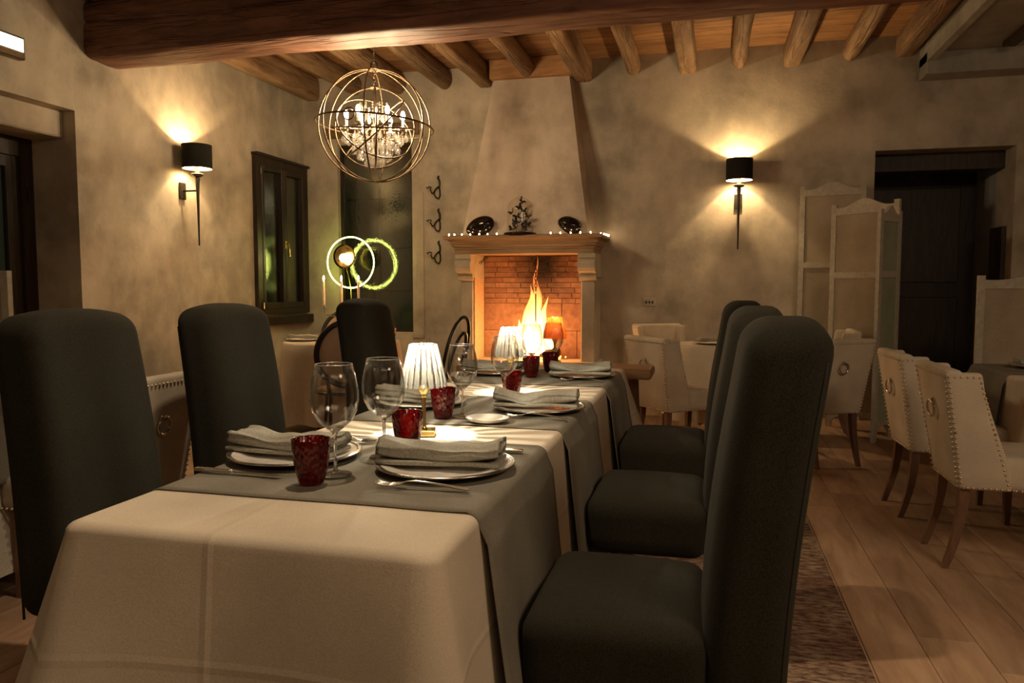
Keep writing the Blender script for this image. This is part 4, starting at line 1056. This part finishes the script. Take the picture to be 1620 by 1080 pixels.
# ------------------------------------------------------------------ parsons chairs (face local +X; origin on the floor under the front of the backrest)
def parsons(loc, rz, lab):
    c = empty('parsons_chair', loc, lab, 'chair', rz, 'charcoal green upholstered chairs at the long table')
    hz_ = .406; zc = .30+hz_
    def bf(p):
        t = max(0, min(1, (p.z+hz_)/(2*hz_))); hw = .218
        y = p.y*(1-.10*t*t)
        z = p.z+zc+(.028*(1-(p.y/hw)**2) if t > .85 else 0)*min(1, (t-.85)/.1 if t > .85 else 0)
        x = p.x-.085-.083*t**1.7
        if p.x > 0: x += .012*(1-(p.y/hw)**2)*math.sin(PI*min(1, t))   # soft belly
        return (x, y, z)
    obj('backrest', rbox(.084, .218, hz_, .054, 9, 5, bf), M['green'], c, smooth=True)
    # piping along both side seams at the rear
    for s in (-1, 1):
        pts = []
        for k in range(22):
            t = k/21; q = bf(Vector((-.069, s*.202, -hz_+2*hz_*t*.93))); pts.append((q[0], q[1], q[2]))
        bm = bmesh.new(); tube(bm, pts, .0035, 6); obj('piping', bm, M['green_pipe'], c, smooth=True)
    def sf(p):
        x, y, z = p.x+.180, p.y*(1+.02*(p.x/.23)), p.z+.415
        if p.z > 0: z += .022*(1-(p.x/.24)**2)*(1-(p.y/.26)**2)
        return (x, y, z)
    obj('seat', rbox(.195, .232, .09, .05, 7, 4, sf), M['green'], c, smooth=True)
    for x, sx in ((.32, 1), (-.07, -1)):
        for y in (-.19, .19):
            bm = bmesh.new(); vs = []
            for z, w, dx in ((0, .016, .02*sx), (.34, .024, 0)):
                vs.append([bm.verts.new((x+dx+a*w, y+b*w, z)) for a, b in ((-1, -1), (1, -1), (1, 1), (-1, 1))])
            bm.faces.new(vs[0][::-1]); bm.faces.new(vs[1])
            for i in range(4): bm.faces.new([vs[0][i], vs[0][(i+1) % 4], vs[1][(i+1) % 4], vs[1][i]])
            obj('leg', bm, M['dark_wood'], c)
    return c
parsons((.0, 1.735, .0065), PI, 'nearest charcoal green high back chair on the right of the long table')
parsons((.0, 2.655, .0065), PI, 'second charcoal green high back chair on the right of the long table')
parsons((.0, 3.62, .0065), PI, 'third charcoal green high back chair on the right, nearest the fireplace')
parsons((-1.63, 1.815, .0065), 0, 'nearest charcoal green high back chair on the left of the long table')
parsons((-1.63, 2.55, .0065), 0, 'second charcoal green high back chair on the left of the long table')
parsons((-1.63, 3.77, .0065), 0, 'third charcoal green high back chair on the left, in front of the cane chair')

# ------------------------------------------------------------------ wing chairs, studded (face local +X; origin on the floor under rear bottom edge)
def wing_chair(loc, rz, lab, hero=True):
    c = empty('wing_chair', loc, lab, 'chair', rz, 'cream studded wing chairs')
    z0, z1 = .35, .865
    hwb, hwt = .19, .24
    def hw(z): t = (z-z0)/(z1-z0); return hwb+(hwt-hwb)*t
    def bx(z): t = (z-z0)/(z1-z0); return -.085*t
    def bf(p):
        t = (p.z+(z1-z0)/2)/(z1-z0); z = z0+t*(z1-z0); return (p.x+.035+bx(z), p.y/.24*hw(z), z)
    obj('backrest', rbox(.035, .24, (z1-z0)/2, .022, 5, 3, bf), M['wing'], c, smooth=True, angle=50)
    def fx_(z): # front edge of the wing
        t = (z-z0)/(z1-z0)
        pts = [(0, .205), (.15, .20), (.5, .13), (.8, .075), (1, .055)]
        for (a, u), (b, v) in zip(pts, pts[1:]):
            if t <= b: return u+(v-u)*(t-a)/(b-a)
        return .055
    for s in (-1, 1):
        def wf(p, s=s):
            t = (p.z+.26)/.52; z = z0+t*(z1-z0-.012)
            x0_, x1_ = bx(z), fx_(z); u = (p.x+.12)/.24
            return (x0_+(x1_-x0_)*u, s*(hw(z)-.024)+p.y, z)
        obj('wing', rbox(.12, .025, .26, .018, 6, 3, wf), M['wing'], c, smooth=True, angle=50)
    obj('seat', rbox(.235, .20, .065, .035, 4, 3, lambda p: (p.x+.27, p.y*(1+.12*(p.x/.235)), p.z+.415+(.02 if p.z > 0 else 0)*(1-(p.x/.25)**2))), M['wing'], c, smooth=True)
    # nailheads
    bm = bmesh.new(); sp = .021
    def line(a, b, nrm):
        a, b = Vector(a), Vector(b); n = max(1, int((b-a).length/sp))
        for i in range(n+1):
            p = a.lerp(b, i/n)
            g = bmesh.ops.create_icosphere(bm, subdivisions=1, radius=.0062)
            for v in g['verts']: v.co += p
    zt, zb = z1-.03, z0+.012
    for s in (-1, 1):
        N = 8
        line((bx(zt)-.001, s*(hw(zt)-.014), zt), (bx(zb)-.001, s*(hw(zb)-.014), zb), None)
        line((bx(zt)+.012, s*hw(zt), zt), (fx_(zt)-.014, s*hw(zt), zt), None)
        for t0, t1 in ((0, .5), (.5, 1)):
            za, zb_ = zt+(zb-zt)*t0, zt+(zb-zt)*t1
            line((fx_(za)-.014, s*(hw(za)+.001), za), (fx_(zb_)-.014, s*(hw(zb_)+.001), zb_), None)
            line((bx(za)+.012, s*(hw(za)+.001), za), (bx(zb_)+.012, s*(hw(zb_)+.001), zb_), None)
        line((bx(zb)+.012, s*(hw(zb)+.001), zb), (fx_(zb), s*(hw(zb)+.001), zb), None)
        line((.21, s*.202, .362), (.49, s*.222, .362), None)
    line((bx(zt)-.001, -(hw(zt)-.014), zt), (bx(zt)-.001, hw(zt)-.014, zt), None)
    line((bx(zb)-.001, -(hw(zb)-.014), zb), (bx(zb)-.001, hw(zb)-.014, zb), None)
    tag(obj('nailhead_trim', bm, M['nail'], c, smooth=True), 'brass nailhead trim', kind='stuff')
    # ring pull
    zr = .67; bm = bmesh.new(); sphere(bm, (bx(zr)-.008, 0, zr+.035), .013, 2)
    tube(bm, ringpts((bx(zr)-.018, 0, zr), .036, (1, .12, .12), 28), .0048, 8, closed=True)
    tag(obj('ring_pull', bm, M['chrome'], c, smooth=True), 'metal ring pull')
    for (x, y, dx) in ((.03, .15, -.05), (.03, -.15, -.05), (.46, .17, .0), (.46, -.17, .0)):
        bm = bmesh.new(); rows_ = []
        for t in [i/6 for i in range(7)]:
            z = .36*(1-t); w = .026-.010*t; xx = x+dx*t*t*1.3; yy = y*(1+.06*t)
            rows_.append([bm.verts.new((xx+a*w*.8, yy+b*w*.8, z)) for a, b in ((-1, -1), (1, -1), (1, 1), (-1, 1))])
        for a, b in zip(rows_, rows_[1:]):
            for i in range(4): bm.faces.new([a[i], a[(i+1) % 4], b[(i+1) % 4], b[i]])
        bm.faces.new(rows_[0]); bm.faces.new(rows_[-1][::-1]); obj('leg', bm, M['leg_wood'], c)
    return c
wing0 = wing_chair((1.05, 3.72, 0), 0, 'nearest cream studded wing chair at the right hand table')
def wing(loc, rz, lab):
    c = copy_tree(wing0); c.location = loc; c.rotation_euler = (0, 0, rz); c['label'] = lab; return c
wing((1.035, 4.46, 0), R(2), 'second cream studded wing chair at the right hand table, behind the nearest one')
a1 = math.atan2(.64, .77)
wing((-.36, 5.34, 0), a1, 'cream studded wing chair seen from behind, right of the fireplace')
wing((.855, 5.42, 0), R(118), 'cream studded wing chair partly hidden behind the green chairs, before the folding screen')
wing((-.42, 7.12, 0), R(-60), 'cream wing chair on the far side of the small round table by the back wall')
wing((1.09, 6.52, 0), R(178), 'cream wing chair beyond the round table beside the folding screen')
wing((-2.11, 2.50, 0), PI, 'cream studded wing chair between the left green chairs with its back to the long table')

# ------------------------------------------------------------------ tables with cloths in the room
def cloth_table(cx_, cy_, r, labt, labc, hang, seed, square=False, sx=0, sy=0):
    t = empty('side_table', (cx_, cy_, 0), labt, 'table')
    obj('tabletop', lathe([(0, .71), (r-.02, .71), (r-.015, .73), (0, .73)], 40) if not square else bbox(-sx+.02, sx-.02, -sy+.02, sy-.02, .71, .74), M['table_wood'], t)
    obj('pedestal', lathe([(0, 0), (.22, 0), (.22, .03), (.05, .06), (.04, .7), (.12, .71), (0, .71)], 20), M['leg_wood'], t, smooth=True, angle=40)
    if square: bm = drape(cx_-sx, cx_+sx, cy_-sy, cy_+sy, .758, hang, .03, .02, seed)
    else:
        bm = bmesh.new(); n = 120; rings = []
        prof = [(r-.06, .756, 0), (r-.02, .756, 0), (r-.006, .752, 0), (r, .742, 0)]+[(r+.01, .742-(hang)*i/12, i/12) for i in range(1, 13)]
        for rr, z, h in prof:
            rings.append([bm.verts.new((cx_+math.cos(2*PI*i/n)*(q := rr+h*(.05+.035*math.sin(i*2*PI/n*9+seed)+.02*nz(i*.13, seed, 0))), cy_+math.sin(2*PI*i/n)*q, z)) for i in range(n)])
        bm.faces.new(rings[0])
        for a, b in zip(rings, rings[1:]):
            for i in range(n): bm.faces.new([a[i], b[i], b[(i+1) % n], a[(i+1) % n]])
    tag(obj('tablecloth', bm, M['linen2'], smooth=True), labc, 'tablecloth')
    return t
cloth_table(-2.97, 5.82, .48, 'round table under a beige cloth in the left corner', 'beige cloth over the round corner table with candles', .62, 2)
cloth_table(.18, 6.20, .43, 'round table under a white cloth right of the fireplace', 'white cloth over the round table right of the fireplace', .55, 5)
cloth_table(1.90, 4.35, 0, 'set table at the right edge under a beige cloth', 'beige cloth over the table at the right edge', .45, 7, True, .40, .62)
cloth_table(-3.05, 2.35, 0, 'table behind the nearest left green chair under a pale cloth', 'pale cloth hanging over the table at the far left edge', .66, 9, True, .42, .62)
tag(obj('table_runner', runner(1.50, 2.30, 4.38, 4.94, .7615, .34, .3, 4.4, (3.73, 4.97, .45, .03, .02, 7, None)), M['runner'], smooth=True), 'grey runner over the set table at the right edge', 'table runner')
tag(obj('table_runner', runner(-3.47, -2.63, 2.05, 2.65, .7615, .28, .3, 6.1, (1.73, 2.97, .66, .03, .02, 9, None)), M['runner'], smooth=True), 'grey runner on the table at the far left edge', 'table runner')
# settings on side tables
def simple_set(x, y, z, rz, labp, labn):
    plate_parts('charger_plate', (x, y, z), labp, .155, 'charger plates on the side tables')
    n_ = empty('napkin', (x, y, z+.014), labn, 'napkin', rz, 'napkins on the side tables'); obj('folded_cloth', napkin_bm(.24, .10, .03, seed=x*7), M['napkin'], n_, smooth=True)
simple_set(1.78, 4.72, .768, 0, 'charger plate on the table at the right edge', 'grey napkin on the plate at the right edge')
simple_set(-3.27, 5.72, .758, R(10), 'charger plate on the corner table with candles', 'grey napkin folded on the corner table')
simple_set(.06, 6.18, .758, R(20), 'charger plate on the round table right of the fireplace', 'grey napkin on the round table right of the fireplace')
simple_set(.45, 5.98, .758, R(-30), 'charger plate on the near side of the round white table', 'grey napkin on the near side of the round white table')
tumbler((.17, 6.32, .758), 'red tumbler on the round table right of the fireplace', 'red tumblers on the side tables')
tumbler((-3.10, 6.02, .758), 'red tumbler on the round corner table behind the cane chair', 'red tumblers on the side tables')
wine((.235, 6.25, .758), 'wine glass on the round table right of the fireplace', .95, 'wine glasses on side tables')
tumbler((-2.62, 6.05, .758), 'red tumbler at the right of the corner table, beside the third left green chair', 'red tumblers on the side tables')

# candelabra
cb = empty('candelabra', (-2.985, 5.86, .757), 'silver candelabra with three lit candles on the corner table', 'candelabra')
obj('stem', lathe([(0, 0), (.06, 0), (.055, .01), (.015, .02), (.01, .1), (.018, .13), (.01, .16), (.01, .24), (.016, .25), (.012, .285), (0, .285)], 20), M['chrome'], cb, smooth=True)
for k, (x, zb) in enumerate(((-.165, .285), (0, .285), (.155, .285))):
    bm = bmesh.new()
    if x: tube(bm, [(0, 0, .17), (x*.4, 0, .20), (x*.8, 0, .19+.02), (x, 0, .25), (x, 0, .28)], .006, 8)
    lathe([(0, zb-.012), (.022, zb-.006), (.024, zb), (.012, zb), (.012, zb+.012), (0, zb+.012)], 16, bm, cx=x); obj('candle_arm', bm, M['chrome'], cb, smooth=True)
    obj('candle', lathe([(0, zb), (.0105, zb), (.010, zb+.21), (.008, zb+.213), (0, zb+.211)], 16, cx=x), M['candle'], cb, smooth=True, angle=50)
    bm = lathe([(0, zb+.216), (.006, zb+.222), (.0075, zb+.232), (.005, zb+.248), (0, zb+.262)], 12, cx=x); obj('flame', bm, M['candleflame'], cb, smooth=True)
    point('candle_light', (x, 0, zb+.24), .7, (1, .58, .24), .006, cb)

# ring lamp
rl = empty('ring_lamp', (-3.66, 7.40, 0), 'glowing ring lamp with brass disc in front of the tall window', 'floor lamp')
bm = bmesh.new(); tube(bm, ringpts((0, 0, 1.463), .268, (0, 1, 0), 96), .0055, 8, closed=True); tag(obj('light_ring', bm, M['led'], rl, smooth=True), 'glowing led ring')
bm = bmesh.new(); tube(bm, [(Vector((0, 0, 1.463))+Vector((math.cos(a)*.276, 0, math.sin(a)*.276))) for a in [2*PI*i/96 for i in range(96)]], .004, 6, closed=True); obj('ring_frame', bm, M['brass'], rl, smooth=True)
obj('disc', lathe([(0, .03), (.06, .026), (.10, .014), (.125, 0), (.128, -.004), (.10, .005), (.06, .018), (0, .022)], 40), M['brass'], rl, smooth=True, loc=(-.055, -.03, 1.524), rot=(R(-90), 0, 0))
bm = bmesh.new(); sphere(bm, (-.055, -.05, 1.51), .045, 3); tag(obj('globe', bm, glow('globe', (1, .82, .45), 2.2), rl, smooth=True), 'warm glowing globe')
bm = bmesh.new(); tube(bm, [(0, 0, 0.02), (0, 0, 1.19)], .006, 8); tube(bm, [(0, .0, 1.19), (-.04, -.01, 1.40)], .004, 6); obj('pole', bm, M['brass'], rl, smooth=True)
obj('base', lathe([(0, 0), (.13, 0), (.13, .015), (.02, .022), (0, .022)], 32), M['brass'], rl, smooth=True, angle=40)
point('ring_lamp_light', (-.055, -.05, 1.51), .8, (1, .85, .5), .02, rl)

# ------------------------------------------------------------------ bentwood chairs
def seat_legs(c, m, zs=.46):
    obj('seat', lathe([(0, zs-.03), (.19, zs-.03), (.205, zs-.015), (.195, zs+.01), (.1, zs+.025), (0, zs+.028)], 32), M['tan_seat'], c, smooth=True)
    bm = bmesh.new(); tube(bm, ringpts((0, 0, zs-.02), .205, (0, 0, 1), 36), .013, 8, closed=True); obj('seat_ring', bm, m, c, smooth=True)
    for a in (45, 135, 225, 315):
        q, w = math.cos(R(a)), math.sin(R(a)); bm = bmesh.new(); tube(bm, [(q*.17, w*.17, zs-.03), (q*.18, w*.18, .25), (q*.22, w*.22, 0)], [.014, .013, .011], 8); obj('leg', bm, m, c, smooth=True)
def cane_chair(loc, rz, lab):
    """oval upholstered back in a black bentwood frame; faces +X"""
    c = empty('medallion_chair', loc, lab, 'chair', rz, 'black framed oval back chairs at the corner table')
    seat_legs(c, M['black_paint'])
    pts = [(-.19-.05*math.sin(a), .225*math.cos(a), .73+.235*math.sin(a)) for a in [2*PI*i/48 for i in range(48)]]
    bm = bmesh.new(); tube(bm, pts, .021, 8, closed=True); obj('back_frame', bm, M['black_paint'], c, smooth=True)
    bm = bmesh.new()
    for s in (-1, 1): tube(bm, [(-.16, s*.13, .43), (-.175, s*.15, .54)], .014, 8)
    obj('back_post', bm, M['black_paint'], c, smooth=True)
    bm = bmesh.new(); sphere(bm, (0, 0, 0), 1, 3)
    for v in bm.verts: p = v.co.copy(); v.co = Vector((-.19-.05*p.z+p.x*.022, p.y*.215, .73+p.z*.225))
    obj('back_pad', bm, M['tan_seat'], c, smooth=True); return c
cane_chair((-2.58, 5.10, 0), R(125), 'black framed oval back chair with tan upholstery behind the third left green chair')
cane_chair((-3.38, 6.62, 0), R(-75), 'black framed oval back chair on the far side of the corner table')
def thonet(loc, rz, lab):
    c = empty('bentwood_chair', loc, lab, 'chair', rz)
    seat_legs(c, M['black_paint'])
    for w, h, nm in ((.195, .55, 'back_hoop'), (.115, .44, 'inner_hoop')):
        pts = []
        for i in range(25):
            a = PI*i/24; s = math.cos(a); t = math.sin(a)**.6
            pts.append((-.165-.10*t-.02*t*t, s*w*(.78+.22*t if t < .9 else 1), .45+h*t))
        bm = bmesh.new(); tube(bm, pts, .0125, 8); obj(nm, bm, M['black_paint'], c, smooth=True)
    return c
thonet((-1.90, 5.02, 0), R(172), 'black bentwood chair with looped back left of the fireplace')

# ------------------------------------------------------------------ folding screens
def screen_panel(par, p0, p1, h, rails, nm='panel', apron=True, cloth=None):
    p0, p1 = Vector((*p0, 0)), Vector((*p1, 0)); d = p1-p0; Lg = d.length; ang = math.atan2(d.y, d.x)
    pn = bpy.data.objects.new(nm, None)
    bm = bmesh.new(); t = .014; sw = .045
    box(bm, 0, sw, -t, t, 0.0, h); box(bm, Lg-sw, Lg, -t, t, 0.0, h)
    for z in rails: box(bm, sw, Lg-sw, -t, t, z, z+.05)
    n = 16; tp = [(sw, h-.09), (Lg-sw, h-.09)]; arc = []
    for i in range(n+1):
        u = i/n; x = Lg-sw-(Lg-2*sw)*u; arc.append((x, h-.03+.045*math.sin(PI*u)-.018*math.sin(2*PI*u*1.5)))
    prism(tp+arc, -t, t, 'y', bm)
    if apron:
        lo = [(sw, .16), (sw, .05)]+[(sw+(Lg-2*sw)*i/n, .05+.075*math.sin(PI*i/n)**.5) for i in range(1, n)]+[(Lg-sw, .05), (Lg-sw, .16)]
        prism(lo, -t, t, 'y', bm)
    o = obj(nm, bm, M['screen'], par, loc=p0-par.location, rot=(0, 0, ang))
    o.location.z = 0
    obj('fabric_inset', bbox(sw-.005, Lg-sw+.005, -.006, .006, .15, h-.07), cloth or M['screen_cloth'], o)
    return o
fs_ = empty('folding_screen', (1.25, 6.6, 0), 'tall cream folding screen with curved tops beside the dark passage', 'folding screen')
M['screen_green'] = fabric('screen_cloth_sage', (.30, .31, .21), (.38, .39, .27), 900)
screen_panel(fs_, (.82, 7.50), (1.36, 7.38), 2.12, (1.38,), cloth=M['screen_cloth'])
screen_panel(fs_, (1.03, 7.02), (1.47, 6.62), 1.90, (1.28,))
tag(screen_panel(fs_, (1.262, 6.33), (1.468, 6.59), 1.80, (1.28,), cloth=M['screen_green']), 'narrow panel with sage green inset')
ls = empty('low_screen', (2.3, 5.85, 0), 'low cream panel screen at the right edge behind the set table', 'screen')
screen_panel(ls, (1.80, 5.85), (2.75, 5.85), 1.285, (), apron=False)
ls = empty('low_screen', (-3.9, 3.12, 0), 'low cream panel screen at the far left edge before the garden door', 'screen')
screen_panel(ls, (-4.2, 3.12), (-3.44, 3.12), 1.29, (), apron=False)
tag(obj('dark_cabinet', bbox(2.56, 2.598, 7.75, 8.05, 1.15, 1.75, .004), M['dark_wood']), 'dark flat box on the wall inside the passage at the right', 'cabinet')

# ------------------------------------------------------------------ rug
rg = bbox(-1.9, .525, .2, 4.05, 0.0005, .006, .002); tag(obj('rug', rg, M['rug']), 'faded patterned rug under the long table', 'rug')
